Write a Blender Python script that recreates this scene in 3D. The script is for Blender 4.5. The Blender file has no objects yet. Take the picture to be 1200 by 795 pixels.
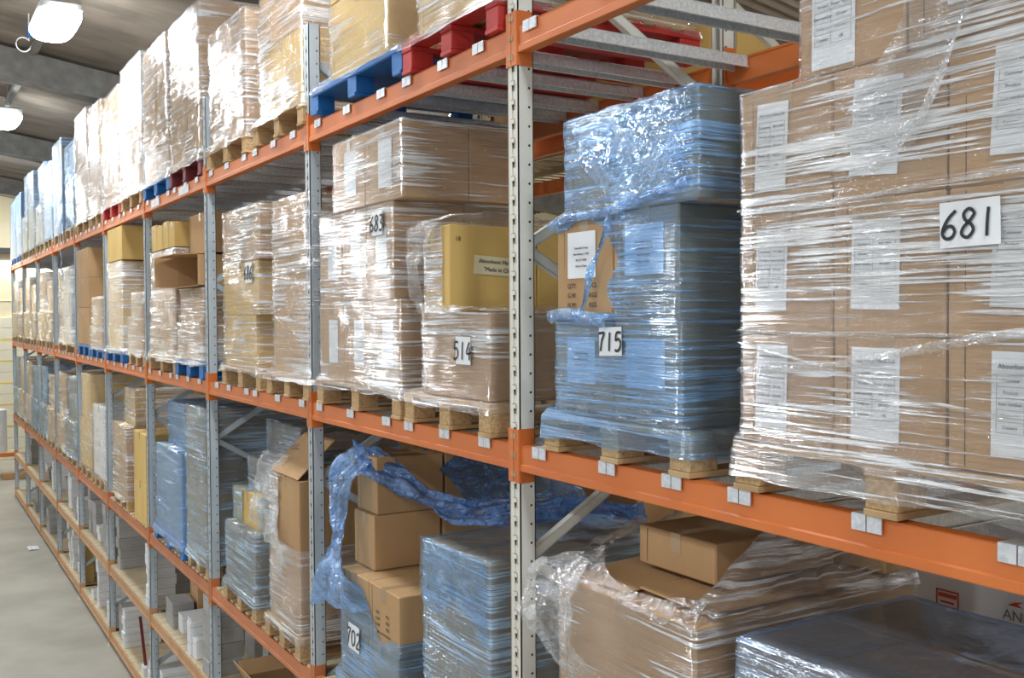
import bpy, math, random
from mathutils import Vector, Matrix, noise
C = bpy.context.scene.collection
random.seed(7)
PI = math.pi

# ------------------------------------------------------------------ materials
def _new(name):
    m = bpy.data.materials.new(name); m.use_nodes = True
    nt = m.node_tree; nt.nodes.clear()
    out = nt.nodes.new('ShaderNodeOutputMaterial')
    return m, nt, out
def _n(nt, t, **kw):
    n = nt.nodes.new(t)
    for k, v in kw.items(): setattr(n, k, v)
    return n
def _noise(nt, scale=(1, 1, 1), s=5.0, detail=3.0, rough=.5, rand=False, rot=(0, 0, 0), dist=0.0):
    tc = _n(nt, 'ShaderNodeTexCoord'); mp = _n(nt, 'ShaderNodeMapping')
    mp.inputs['Scale'].default_value = scale; mp.inputs['Rotation'].default_value = rot
    src = tc.outputs['Object']
    if rand:
        oi = _n(nt, 'ShaderNodeObjectInfo'); ad = _n(nt, 'ShaderNodeVectorMath', operation='ADD')
        mu = _n(nt, 'ShaderNodeMath', operation='MULTIPLY'); mu.inputs[1].default_value = 37.0
        nt.links.new(oi.outputs['Random'], mu.inputs[0]); nt.links.new(mu.outputs[0], ad.inputs[1])
        nt.links.new(src, ad.inputs[0]); src = ad.outputs[0]
    nt.links.new(src, mp.inputs['Vector'])
    no = _n(nt, 'ShaderNodeTexNoise'); no.inputs['Scale'].default_value = s
    no.inputs['Detail'].default_value = detail; no.inputs['Roughness'].default_value = rough
    no.inputs['Distortion'].default_value = dist
    nt.links.new(mp.outputs[0], no.inputs['Vector'])
    return no.outputs['Fac']
def _ramp(nt, fac, stops):
    r = _n(nt, 'ShaderNodeValToRGB'); el = r.color_ramp.elements
    while len(el) < len(stops): el.new(.5)
    for e, (p, c) in zip(el, stops):
        e.position = p; e.color = (*c, 1) if len(c) == 3 else c
    nt.links.new(fac, r.inputs['Fac'])
    return r.outputs['Color']
def surf(name, c0, c1=None, rough=.6, metal=0.0, scale=(1, 1, 1), s=6.0, bump=0.0, bs=40.0, spec=.5, rand=False, detail=4.0, lo=.3, hi=.7, objvar=0.0):
    m, nt, out = _new(name)
    b = _n(nt, 'ShaderNodeBsdfPrincipled')
    b.inputs['Roughness'].default_value = rough; b.inputs['Metallic'].default_value = metal
    b.inputs['Specular IOR Level'].default_value = spec
    f = _noise(nt, scale, s, detail, rand=rand)
    col = _ramp(nt, f, [(lo, c0), (hi, c1 or tuple(x * .82 for x in c0))])
    if objvar:
        oi = _n(nt, 'ShaderNodeObjectInfo'); hs = _n(nt, 'ShaderNodeHueSaturation')
        mr = _n(nt, 'ShaderNodeMapRange'); mr.inputs['To Min'].default_value = 1 - objvar; mr.inputs['To Max'].default_value = 1 + objvar
        nt.links.new(oi.outputs['Random'], mr.inputs['Value']); nt.links.new(mr.outputs[0], hs.inputs['Value'])
        nt.links.new(col, hs.inputs['Color']); col = hs.outputs['Color']
    nt.links.new(col, b.inputs['Base Color'])
    if bump:
        h = _noise(nt, scale, bs, 3.0); bp = _n(nt, 'ShaderNodeBump'); bp.inputs['Strength'].default_value = bump; bp.inputs['Distance'].default_value = .01
        nt.links.new(h, bp.inputs['Height']); nt.links.new(bp.outputs[0], b.inputs['Normal'])
    nt.links.new(b.outputs[0], out.inputs['Surface'])
    return m
def emit(name, col, st):
    m, nt, out = _new(name); e = _n(nt, 'ShaderNodeEmission')
    e.inputs['Color'].default_value = (*col, 1); e.inputs['Strength'].default_value = st
    nt.links.new(e.outputs[0], out.inputs['Surface']); return m
def film(name, tint, body, base=.10, dens=.8, t0=.54, t1=.66, vert=False, crumple=False, rough=.16, tilt=.1, fine=1.0, gloss=1.6, transl=.25, cap=.26, lift=.04, cs=22.0, strk=.2, gcol=(1, 1, 1)):
    """stretch film: clear plastic, milky glossy folds round the load; white streaks also paint in highlights"""
    m, nt, out = _new(name)
    L = nt.links.new
    rot = (tilt, tilt * .6, 0)
    if crumple:
        fac = _noise(nt, (1, 1, 1), 6.0, 6.0, .65, True, dist=1.0); h = _noise(nt, (1, 1, 1), cs, 3.0, .55, True, dist=1.2)
    else:
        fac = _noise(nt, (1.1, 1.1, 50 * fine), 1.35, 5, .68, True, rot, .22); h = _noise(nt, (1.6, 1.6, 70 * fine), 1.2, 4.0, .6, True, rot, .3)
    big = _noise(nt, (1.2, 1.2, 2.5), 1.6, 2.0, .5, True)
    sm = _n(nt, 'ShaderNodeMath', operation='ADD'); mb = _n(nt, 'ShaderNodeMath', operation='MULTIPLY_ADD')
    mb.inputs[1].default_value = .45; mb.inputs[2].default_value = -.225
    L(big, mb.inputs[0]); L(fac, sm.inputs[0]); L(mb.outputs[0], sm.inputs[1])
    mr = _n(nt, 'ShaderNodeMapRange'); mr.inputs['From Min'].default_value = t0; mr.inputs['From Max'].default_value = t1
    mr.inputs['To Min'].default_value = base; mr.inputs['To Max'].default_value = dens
    L(sm.outputs[0], mr.inputs['Value'])  # milky folds and painted-in highlight streaks share this mask
    tr = _n(nt, 'ShaderNodeBsdfTransparent'); tr.inputs['Color'].default_value = (*tint, 1)
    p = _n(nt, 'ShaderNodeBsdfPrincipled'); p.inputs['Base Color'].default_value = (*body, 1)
    p.inputs['Roughness'].default_value = rough; p.inputs['Specular IOR Level'].default_value = 1.0
    bp = _n(nt, 'ShaderNodeBump'); bp.inputs['Strength'].default_value = 1.0; bp.inputs['Distance'].default_value = .02 if not crumple else .03
    L(h, bp.inputs['Height']); L(bp.outputs[0], p.inputs['Normal'])
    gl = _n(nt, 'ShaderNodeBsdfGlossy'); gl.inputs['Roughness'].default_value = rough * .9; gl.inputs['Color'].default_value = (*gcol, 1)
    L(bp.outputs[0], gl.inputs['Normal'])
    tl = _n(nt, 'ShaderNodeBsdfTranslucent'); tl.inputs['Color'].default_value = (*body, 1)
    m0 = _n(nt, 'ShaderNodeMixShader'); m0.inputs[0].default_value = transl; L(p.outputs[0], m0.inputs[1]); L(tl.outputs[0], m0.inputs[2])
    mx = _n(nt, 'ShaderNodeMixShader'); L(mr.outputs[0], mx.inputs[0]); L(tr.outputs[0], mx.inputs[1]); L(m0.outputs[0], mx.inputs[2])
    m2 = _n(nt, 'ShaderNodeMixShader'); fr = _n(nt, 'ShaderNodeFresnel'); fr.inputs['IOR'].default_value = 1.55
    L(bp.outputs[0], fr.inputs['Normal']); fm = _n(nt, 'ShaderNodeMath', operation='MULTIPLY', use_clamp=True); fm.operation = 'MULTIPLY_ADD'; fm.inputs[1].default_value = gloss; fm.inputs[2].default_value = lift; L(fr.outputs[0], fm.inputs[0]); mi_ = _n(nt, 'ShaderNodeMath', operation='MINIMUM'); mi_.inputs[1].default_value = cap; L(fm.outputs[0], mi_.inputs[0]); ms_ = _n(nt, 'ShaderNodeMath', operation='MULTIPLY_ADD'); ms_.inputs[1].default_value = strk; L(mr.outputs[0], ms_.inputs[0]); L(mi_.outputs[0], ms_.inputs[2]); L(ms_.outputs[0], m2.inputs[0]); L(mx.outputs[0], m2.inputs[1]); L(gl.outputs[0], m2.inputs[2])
    L(m2.outputs[0], out.inputs['Surface'])
    return m
M = dict(
    orange=surf('orange_paint', (.70, .19, .04), (.60, .15, .03), .42, s=3, rand=True, objvar=.08),
    orange_mid=surf('dull_orange_paint', (.58, .20, .075), (.48, .155, .055), .48, s=4, rand=True, objvar=.08),
    orange_old=surf('faded_orange_paint', (.60, .33, .16), (.50, .26, .12), .5, s=5, rand=True, objvar=.1),
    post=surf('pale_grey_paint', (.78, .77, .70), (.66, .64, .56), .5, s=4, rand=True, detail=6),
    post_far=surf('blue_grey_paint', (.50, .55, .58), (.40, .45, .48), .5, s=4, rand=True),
    hole=surf('punched_hole', (.05, .04, .03), None, .9),
    rust=surf('scuffed_edge', (.50, .36, .20), (.36, .22, .10), .7, s=30),
    galv=surf('galvanised_steel', (.82, .84, .86), (.60, .63, .66), .33, .35, s=70, bump=.15, bs=60, rand=True, detail=2),
    bolt=surf('bolt_steel', (.5, .5, .5), None, .3, .9),
    wood=surf('pallet_wood', (.62, .41, .21), (.42, .26, .12), .75, scale=(1, 1, 1), s=9, bump=.3, bs=50, rand=True, objvar=.15),
    chip=surf('chipboard_block', (.60, .40, .20), (.38, .24, .11), .85, s=70, bump=.4, bs=90, rand=True),
    deckwood=surf('shelf_board_wood', (.66, .54, .36), (.50, .40, .25), .75, scale=(.5, 4, 1), s=6, rand=True, objvar=.1),
    bluep=surf('blue_plastic', (.02, .16, .46), (.015, .12, .36), .4, s=6),
    redp=surf('red_paint', (.58, .045, .035), (.42, .03, .025), .5, s=9, bump=.15),
    maroon=surf('maroon_paint', (.22, .03, .035), (.15, .02, .025), .5, s=9),
    card=surf('brown_cardboard', (.51, .31, .148), (.44, .262, .12), .8, scale=(1, 1, .3), s=4, rand=True, objvar=.09),
    card_y=surf('yellow_cardboard', (.68, .46, .15), (.60, .39, .12), .75, scale=(1, 1, .3), s=4, rand=True, objvar=.07),
    card_d=surf('dark_cardboard', (.36, .22, .115), (.30, .18, .09), .85, s=5, rand=True, objvar=.1),
    grey=surf('grey_white_carton', (.42, .405, .385), (.35, .335, .315), .8, s=4, rand=True, objvar=.13),
    white=surf('white_carton', (.80, .80, .80), (.72, .72, .72), .7, s=4, rand=True),
    tape=surf('parcel_tape', (.46, .31, .17), (.42, .28, .15), .22, s=5, spec=.8),
    seam=surf('flap_gap', (.10, .06, .03), None, .9),
    paper=surf('white_paper', (.82, .83, .84), (.76, .77, .78), .7, s=8, rand=True),
    ink=surf('black_ink', (.02, .02, .022), None, .6),
    ink_g=surf('grey_print', (.20, .20, .22), None, .7),
    ink_b=surf('brown_black_print', (.10, .07, .05), None, .8),
    redink=surf('red_print', (.65, .07, .04), None, .7),
    lab_y=surf('cream_label', (.78, .70, .46), (.74, .66, .42), .6, s=5),
    floor=surf('worn_concrete', (.46, .44, .37), (.31, .29, .24), .55, s=1.2, bump=.08, bs=25, detail=8, lo=.25, hi=.75),
    roof=surf('stained_fibre_cement', (.32, .265, .21), (.17, .14, .11), .9, scale=(.6, 1.5, 1), s=1.6, detail=6),
    conc=surf('roof_beam_concrete', (.34, .33, .31), (.23, .22, .20), .9, s=7, bump=.2, bs=30, detail=6),
    wall=surf('cream_wall', (.80, .70, .48), (.74, .64, .42), .7, s=1.0),
    door=surf('cream_door_panel', (.82, .76, .60), (.78, .71, .54), .5, s=1.0),
    yellow=surf('yellow_line', (.90, .66, .05), None, .5),
    dark=surf('dark_steel', (.06, .06, .06), None, .6),
    mirrorsil=surf('silver_foil', (.62, .66, .70), (.42, .46, .50), .25, .6, s=12, bump=.4, bs=25),
    bluesack=surf('blue_plastic_sheet', (.04, .16, .42), (.03, .11, .32), .35, s=6, bump=.3, bs=20),
    lamp_case=surf('white_enamel', (.8, .8, .8), None, .4),
    lamp=emit('lit_lamp', (.90, .96, 1.0), 52.0),
    lamp_warm=emit('lit_warm_lamp', (1.0, .90, .70), 55.0),
)
TC = (.98, .985, .99); WH = (.97, .98, .99)
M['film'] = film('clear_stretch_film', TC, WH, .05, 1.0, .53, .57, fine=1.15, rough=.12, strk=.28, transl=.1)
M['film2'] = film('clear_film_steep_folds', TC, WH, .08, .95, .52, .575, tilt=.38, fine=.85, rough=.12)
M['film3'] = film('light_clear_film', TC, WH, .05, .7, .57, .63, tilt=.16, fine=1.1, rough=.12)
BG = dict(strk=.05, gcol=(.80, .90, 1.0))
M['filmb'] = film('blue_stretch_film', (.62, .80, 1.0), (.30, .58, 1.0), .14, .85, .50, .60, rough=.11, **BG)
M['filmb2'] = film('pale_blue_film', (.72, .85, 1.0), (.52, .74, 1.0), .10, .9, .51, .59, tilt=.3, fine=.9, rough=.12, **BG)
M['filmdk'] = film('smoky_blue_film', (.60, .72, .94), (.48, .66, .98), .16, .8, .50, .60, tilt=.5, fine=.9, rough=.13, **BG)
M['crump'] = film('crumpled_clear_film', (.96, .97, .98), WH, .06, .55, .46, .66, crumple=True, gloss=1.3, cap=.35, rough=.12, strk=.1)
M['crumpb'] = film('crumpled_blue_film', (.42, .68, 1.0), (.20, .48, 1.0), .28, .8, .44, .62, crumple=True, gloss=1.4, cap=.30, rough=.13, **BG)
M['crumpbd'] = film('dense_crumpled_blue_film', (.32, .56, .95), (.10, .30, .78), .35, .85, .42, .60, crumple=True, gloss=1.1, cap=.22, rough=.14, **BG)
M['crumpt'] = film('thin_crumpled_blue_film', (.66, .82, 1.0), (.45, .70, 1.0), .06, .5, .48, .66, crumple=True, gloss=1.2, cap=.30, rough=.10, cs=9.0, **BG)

# ------------------------------------------------------------------ mesh building
class MB:
    def __init__(s): s.v = []; s.f = []; s.m = []; s.sm = False
    def face(s, pts, mi=0):
        b = len(s.v); s.v += [tuple(p) for p in pts]; s.f.append(tuple(range(b, b + len(pts)))); s.m.append(mi)
    def box(s, x0, x1, y0, y1, z0, z1, mi=0, mat=None):
        b = len(s.v)
        P = [Vector((x, y, z)) for x in (x0, x1) for y in (y0, y1) for z in (z0, z1)]
        if mat: P = [mat @ p for p in P]
        s.v += [tuple(p) for p in P]
        for q in ((0, 1, 3, 2), (4, 6, 7, 5), (0, 4, 5, 1), (2, 3, 7, 6), (0, 2, 6, 4), (1, 5, 7, 3)):
            s.f.append(tuple(b + i for i in q)); s.m.append(mi)
        return s
    def cbox(s, x0, x1, y0, y1, z0, z1, c=.004, mi=0, jit=0.0, mat=None):
        cen = Vector(((x0 + x1) / 2, (y0 + y1) / 2, (z0 + z1) / 2)); h = Vector(((x1 - x0) / 2, (y1 - y0) / 2, (z1 - z0) / 2))
        V = {}
        b = len(s.v); k = 0; pts = []
        for sx in (-1, 1):
            for sy in (-1, 1):
                for sz in (-1, 1):
                    j = Vector([random.uniform(-jit, jit) for _ in range(3)]) if jit else Vector()
                    for a in range(3):
                        p = Vector([sg * (h[i] - (0 if i == a else c)) for i, sg in enumerate((sx, sy, sz))]) + j
                        V[(sx, sy, sz, a)] = k; pts.append(p); k += 1
        def add(ix):
            P = [pts[i] for i in ix]; n = (P[1] - P[0]).cross(P[2] - P[0])
            if n.dot(sum(P, Vector())) < 0: ix = ix[::-1]
            s.f.append(tuple(b + i for i in ix)); s.m.append(mi)
        for a in range(3):
            o = [i for i in range(3) if i != a]
            for sg in (-1, 1):
                r = []
                for (p, q) in ((-1, -1), (1, -1), (1, 1), (-1, 1)):
                    t = [0, 0, 0]; t[a] = sg; t[o[0]] = p; t[o[1]] = q; r.append(V[(*t, a)])
                add(r)
            for p in (-1, 1):
                for q in (-1, 1):
                    t0 = [0, 0, 0]; t0[a] = -1; t0[o[0]] = p; t0[o[1]] = q; t1 = list(t0); t1[a] = 1
                    add([V[(*t0, o[0])], V[(*t1, o[0])], V[(*t1, o[1])], V[(*t0, o[1])]])
        for sx in (-1, 1):
            for sy in (-1, 1):
                for sz in (-1, 1): add([V[(sx, sy, sz, a)] for a in range(3)])
        for p in pts:
            q = p + cen; s.v.append(tuple(mat @ q if mat else q))
        return s
    def prism(s, prof, axis, a0, a1, mi=0):
        """closed profile of (p,q) swept along axis 'x','y','z' from a0 to a1"""
        def P(p, q, a): return {'x': (a, p, q), 'y': (p, a, q), 'z': (p, q, a)}[axis]
        b = len(s.v); n = len(prof)
        s.v += [P(p, q, a0) for p, q in prof] + [P(p, q, a1) for p, q in prof]
        for i in range(n):
            j = (i + 1) % n; s.f.append((b + i, b + j, b + n + j, b + n + i)); s.m.append(mi)
        s.f.append(tuple(b + i for i in range(n))[::-1]); s.m.append(mi)
        s.f.append(tuple(b + n + i for i in range(n))); s.m.append(mi)
        return s
    def disc(s, cx, cy, cz, r, axis, n=8, mi=0):
        P = []
        for i in range(n):
            a = 2 * PI * i / n; u, v = r * math.cos(a), r * math.sin(a)
            P.append({'x': (cx, cy + u, cz + v), 'y': (cx + u, cy, cz + v), 'z': (cx + u, cy + v, cz)}[axis])
        s.face(P, mi); return s
    def tube(s, pts, r, n=8, mi=0, cap=True):
        pts = [Vector(p) for p in pts]; b = len(s.v); K = len(pts)
        up = Vector((0, 0, 1))
        for i, p in enumerate(pts):
            t = (pts[min(i + 1, K - 1)] - pts[max(i - 1, 0)]).normalized()
            a = t.cross(up if abs(t.z) < .95 else Vector((1, 0, 0))).normalized(); c = a.cross(t)
            rr = r[i] if isinstance(r, (list, tuple)) else r
            for k in range(n):
                g = 2 * PI * k / n; s.v.append(tuple(p + (a * math.cos(g) + c * math.sin(g)) * rr))
        for i in range(K - 1):
            for k in range(n):
                l = (k + 1) % n; s.f.append((b + i * n + k, b + i * n + l, b + (i + 1) * n + l, b + (i + 1) * n + k)); s.m.append(mi)
        if cap:
            s.f.append(tuple(b + k for k in range(n))[::-1]); s.m.append(mi)
            s.f.append(tuple(b + (K - 1) * n + k for k in range(n))); s.m.append(mi)
        return s
    def grid(s, rows, mi=0, closed=False):
        b = len(s.v); n = len(rows[0])
        for r in rows: s.v += [tuple(p) for p in r]
        for i in range(len(rows) - 1):
            for k in range(n if closed else n - 1):
                l = (k + 1) % n; s.f.append((b + i * n + k, b + i * n + l, b + (i + 1) * n + l, b + (i + 1) * n + k)); s.m.append(mi)
        return s
    def mesh(s, name, mats, off=(0, 0, 0)):
        me = bpy.data.meshes.new(name)
        ox, oy, oz = off
        me.from_pydata([(x - ox, y - oy, z - oz) for x, y, z in s.v], [], s.f)
        for m in (mats if isinstance(mats, (list, tuple)) else [mats]): me.materials.append(M[m] if isinstance(m, str) else m)
        me.polygons.foreach_set('material_index', s.m)
        if s.sm: me.polygons.foreach_set('use_smooth', [True] * len(s.f))
        me.update(); return me
def link(name, me, parent=None, loc=(0, 0, 0)):
    o = bpy.data.objects.new(name, me); C.objects.link(o); o.location = loc
    if parent: o.parent = parent
    return o
def tag(o, label=None, cat=None, group=None, kind=None):
    for k, v in (('label', label), ('category', cat), ('group', group), ('kind', kind)):
        if v: o[k] = v
    return o
def root(name, loc, label, cat, group=None):
    o = bpy.data.objects.new(name, None); C.objects.link(o); o.location = loc; o.empty_display_size = .1
    return tag(o, label, cat, group)
def part(name, mb, mats, parent, loc=(0, 0, 0), off=(0, 0, 0)):
    return link(name, mb.mesh(name, mats, off), parent, loc)
def copy_tree(o, parent=None):
    c = o.copy(); C.objects.link(c)
    if parent: c.parent = parent
    for ch in list(o.children): copy_tree(ch, c)
    return c
ORD = ['first', 'second', 'third', 'fourth', 'fifth', 'sixth', 'seventh', 'eighth', 'ninth', 'tenth', 'eleventh', 'twelfth', 'thirteenth', 'fourteenth', 'fifteenth']
def bayname(k): return ORD[k + 1] + ' bay from right'
LEVEL = {'C': 'top level', 'B': 'middle level', 'A': 'third level', 'A2': 'fourth level', 'A3': 'bottom level'}

# text and marks
_tc = {}
def text_mesh(s, size, thick=.0004, font_shear=0.0):
    k = (s, size, font_shear)
    if k in _tc: return _tc[k]
    cu = bpy.data.curves.new('txt', 'FONT'); cu.body = s; cu.size = size; cu.extrude = thick; cu.resolution_u = 2; cu.shear = font_shear
    cu.align_x = 'CENTER'; cu.align_y = 'CENTER'
    o = bpy.data.objects.new('txt', cu); C.objects.link(o)
    dg = bpy.context.evaluated_depsgraph_get(); me = bpy.data.meshes.new_from_object(o.evaluated_get(dg))
    C.objects.unlink(o); bpy.data.objects.remove(o); _tc[k] = me
    return me
FX = Matrix(((0, 0, -1), (-1, 0, 0), (0, 1, 0))).to_4x4()       # on a face that looks to -X
FY = Matrix(((1, 0, 0), (0, 0, -1), (0, 1, 0))).to_4x4()        # on a face that looks to -Y
def put(o, face, pos, tilt=0.0):
    o.matrix_local = Matrix.Translation(pos) @ (FX if face == 'x' else FY) @ Matrix.Rotation(tilt, 4, 'Z')
def text(name, s, size, mat, parent, face, pos, tilt=0.0):
    me = text_mesh(s, size).copy(); me.materials.clear(); me.materials.append(M[mat])
    o = link(name, me, parent); put(o, face, pos, tilt); return o
DIG = {  # pen strokes of a marker, on a 1 x 1.6 cell
    '6': [[(.85, 1.55), (.45, 1.2), (.15, .7), (.1, .3), (.35, .03), (.7, .1), (.85, .4), (.65, .7), (.35, .68), (.14, .42)]],
    '8': [[(.8, 1.4), (.5, 1.58), (.2, 1.35), (.3, 1.0), (.7, .7), (.82, .35), (.5, .02), (.15, .2), (.2, .55), (.6, .95), (.82, 1.25), (.8, 1.4)]],
    '1': [[(.5, 1.55), (.48, .8), (.5, .0)]],
    '7': [[(.1, 1.5), (.5, 1.52), (.9, 1.5), (.6, .9), (.45, .0)]],
    '5': [[(.85, 1.5), (.3, 1.5), (.2, .9), (.55, 1.0), (.85, .7), (.8, .3), (.5, .02), (.12, .1)]],
    '3': [[(.15, 1.45), (.5, 1.58), (.8, 1.3), (.4, .88), (.82, .6), (.8, .2), (.45, .0), (.1, .15)]],
    '4': [[(.55, 1.55), (.1, .6), (.9, .62)], [(.65, 1.1), (.62, .0)]],
    '0': [[(.5, 1.55), (.15, 1.2), (.12, .4), (.45, .02), (.85, .4), (.85, 1.2), (.5, 1.55)]],
    '2': [[(.15, 1.25), (.45, 1.55), (.8, 1.3), (.7, .8), (.1, .05), (.9, .08)]],
}
def smooth(pl, n=4):
    out = []
    for i in range(len(pl) - 1):
        p0 = pl[max(i - 1, 0)]; p1 = pl[i]; p2 = pl[i + 1]; p3 = pl[min(i + 2, len(pl) - 1)]
        for k in range(n):
            t = k / n
            out.append(tuple(.5 * ((2 * b) + (c - a) * t + (2 * a - 5 * b + 4 * c - d) * t * t + (-a + 3 * b - 3 * c + d) * t ** 3) for a, b, c, d in zip(p0, p1, p2, p3)))
    out.append(pl[-1]); return out
def digits_mb(s, h, w=.012, slant=.08):
    mb = MB(); k = h / 1.6; x0 = -len(s) * 1.15 * k / 2
    for ch in s:
        for st in DIG[ch]:
            pl = smooth([(x0 + (p[0] + slant * p[1]) * k, (p[1] - .8) * k, 0) for p in st])
            P = [Vector(p) for p in pl]
            L, R = [], []
            for i, p in enumerate(P):
                t = (P[min(i + 1, len(P) - 1)] - P[max(i - 1, 0)]).normalized(); nn = Vector((-t.y, t.x, 0)) * w / 2
                L.append(p + nn); R.append(p - nn)
            mb.grid([[a + Vector((0, 0, .0008)) for a in L], [a + Vector((0, 0, .0008)) for a in R]])
        x0 += 1.15 * k
    return mb
def flat(face, u, v, w, h, t=.0012):
    return MB().box(-w / 2, w / 2, -h / 2, h / 2, 0, t)
def sheet(parent, face, pos, w, h, tilt=0.0, name='paper_label', mat='paper', label=None):
    mb = MB()
    n = 5   # slightly cockled paper
    sd = random.random() * 50
    rows = []
    for j in range(n + 1):
        rows.append([(-w / 2 + w * i / n, -h / 2 + h * j / n, .0012 + .0009 * noise.noise(Vector((i * .8, j * .8, sd)))) for i in range(n + 1)])
    mb.grid(rows); mb.box(-w / 2 + .001, w / 2 - .001, -h / 2 + .001, h / 2 - .001, -.001, -.0002)
    o = part(name, mb, mat, parent); put(o, face, pos, tilt)
    if label: o['label'] = label
    return o
def number_sheet(parent, face, pos, w, h, digits, dh, tilt=0.0, pen=.012, border=True):
    s = sheet(parent, face, pos, w, h, tilt, 'number_sheet', 'paper')
    d = part('handwritten_number', digits_mb(digits, dh, pen), 'ink', s); d.location = (0, 0, .004)
    return s

# ------------------------------------------------------------------ rack
P = 2.34; Y0 = 3.42
ZL = {'C': 5.081, 'B': 3.439, 'A': 1.796, 'A2': .972, 'A3': .158}
TOPZ = 5.68; PW = .073; RD = 1.08    # post width, rear post front face X
def py(i): return Y0 + i * P
def bay(k): return py(k) + 0.0, py(k + 1) - PW      # free span between posts
def post_mb(near, z1=TOPZ, x0=0.0, holes=True, cols=True):
    mb = MB(); w = PW; d = .072; t = .003
    # C-shaped section open to the rear, with a shallow groove down the front
    for (a, b, c, e) in ((0, .006, -w, -w * .62), (0, .006, -w * .38, 0), (.004, .009, -w * .64, -w * .36), (0, d, -t, 0), (0, d, -w, -w + t), (d - .004, d, -w, -w + .018), (d - .004, d, -.018, 0)):
        mb.box(x0 + a, x0 + b, c, e, 0, z1, 0)
    if holes:
        z = .12; k = 0
        while z < z1 - .03:
            # keyhole slot with a pressed tab above it, punched in the front face
            mb.box(x0 - .001, x0 + .002, -.042, -.031, z + .002, z + .012, 1)
            mb.box(x0 - .001, x0 + .002, -.0385, -.0345, z - .010, z + .002, 1)
            if near:
                mb.box(x0 - .004, x0 + .001, -.048, -.026, z + .012, z + .030, 0); mb.box(x0 - .0045, x0 + .001, -.048, -.026, z + .028, z + .031, 2)
                mb.box(x0 - .0012, x0 + .001, -.052, -.048, z - .012, z + .026, 2)
            for yy in ((-w - .0006), .0006): mb.disc(x0 + .052, yy, z, .0055 if near else .006, 'y', 8, 1)
            z += .075; k += 1
    mb.box(x0 - .0008, x0 + .002, -.002, .0006, .3, z1, 2) if near else None
    return mb
def brace_mb(xa, za, xb, zb):
    mb = MB(); L = math.hypot(xb - xa, zb - za); a = math.atan2(zb - za, xb - xa)
    R = Matrix.Translation((xa, -PW / 2, za)) @ Matrix.Rotation(-a, 4, 'Y')
    mb.box(0, L, -.016, .016, -.0215, -.0185, 0, R); mb.box(0, L, -.016, .016, .0185, .0215, 0, R); mb.box(0, L, -.016, -.013, -.02, .02, 0, R)
    return mb
def upright(y, x0, x1, pm, label, group, near, nodes, name='rack_upright', ztop=TOPZ, detail=True):
    r = root(name, (x0, y, 0), label, 'rack upright', group)
    D = x1 - x0
    part('front_post', post_mb(near, ztop, 0, detail), [pm, 'hole', 'rust'], r)
    # the rear post is the same section turned round
    q = part('rear_post', post_mb(False, ztop, 0, detail), [pm, 'hole', 'rust'], r); q.matrix_local = Matrix.Translation((D, -PW, 0)) @ Matrix.Rotation(PI, 4, 'Z')
    for (a, za, b, zb) in nodes:
        part('brace', brace_mb(.045 if a == 0 else D - .05, za, .045 if b == 0 else D - .05, zb), pm, r)
    for z in sorted({n[1] if n[0] == 0 else n[3] for n in nodes}):
        part('bolt', MB().tube([(.045, -.002 - PW * 0, z), (.045, .008, z)], .008, 8), 'bolt', r)
    for xx in (.035, D - .035):
        part('foot_plate', MB().box(xx - .06, xx + .06, -PW - .02, .02, 0, .008).box(xx - .045, xx - .03, .005, .018, .008, .02), pm, r)
    return r
FN = [.45, 1.72, 2.97, 4.22, 5.46]; RN = [1.1, 2.35, 3.6, 4.86]
NODES = []
for i, z in enumerate(RN):
    NODES += [(0, FN[i], 1, z), (0, FN[i + 1], 1, z)]
BEAMP = [(0, 0), (.050, 0), (.050, -.010), (.046, -.012), (.046, -.104), (.0, -.104), (-.002, -.101), (-.002, -.078), (.003, -.073), (.003, -.004)]
def beam(y0, y1, x, z, mat, label, group, name='shelf_beam', flip=False, conn=True, height=None, cat='rack beam'):
    r = root(name, (x, y0, z), label, cat, group)
    L = y1 - y0
    sx = -1 if flip else 1
    prof = [(sx * a, b) for a, b in BEAMP]
    if flip: prof = prof[::-1]
    part('beam_rail', MB().prism(prof, 'y', 0, L), mat, r)
    if conn:
        for e in (0, 1):
            mb = MB()
            yy = 0 if e == 0 else L; sg = -1 if e == 0 else 1
            ya, yb = sorted((yy, yy + sg * .034)); xa, xb = sorted((sx * -.007, sx * -.0035))
            # front leg of the hooked end plate, cut round the post's tabs
            mb.box(xa, xb, ya, yb, -.150, .060)
            ya, yb = sorted((yy, yy - sg * .004)); xa, xb = sorted((sx * -.006, sx * .066))
            mb.box(xa, xb, ya, yb, -.152, .062)
            for zz in (-.115, -.04, .035):
                ya2, yb2 = sorted((yy + sg * .022, yy + sg * .034)); xa, xb = sorted((sx * -.010, sx * -.006))
                mb.box(xa, xb, ya2, yb2, zz - .012, zz + .008, 1)
            part('end_connector', mb, [mat, 'rust' if mat == 'orange' else mat], r)
    return r
def bar_proto():
    r = root('support_bar', (0, 0, 0), 'x', 'support bar')
    prof = [(-.040, -.052), (-.040, -.012), (-.034, -.003), (-.024, 0.0), (.024, 0.0), (.034, -.003), (.040, -.012), (.040, -.052), (.048, -.052), (.048, -.056), (.036, -.056), (.036, -.014), (.030, -.006), (-.030, -.006), (-.036, -.014), (-.036, -.056), (-.048, -.056), (-.048, -.052)]
    part('bar', MB().prism(prof, 'x', .055, RD + .015), 'galv', r)
    mb = MB()
    for a, b in ((-.046, -.002), (.002, .046)):
        mb.box(-.006, .06, a, b, .001, .005); mb.box(-.008, -.0035, a, b, -.038, .005)
    part('hook_clip', mb, 'galv', r)
    return r
BAR = bar_proto()
bar_used = False
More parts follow.
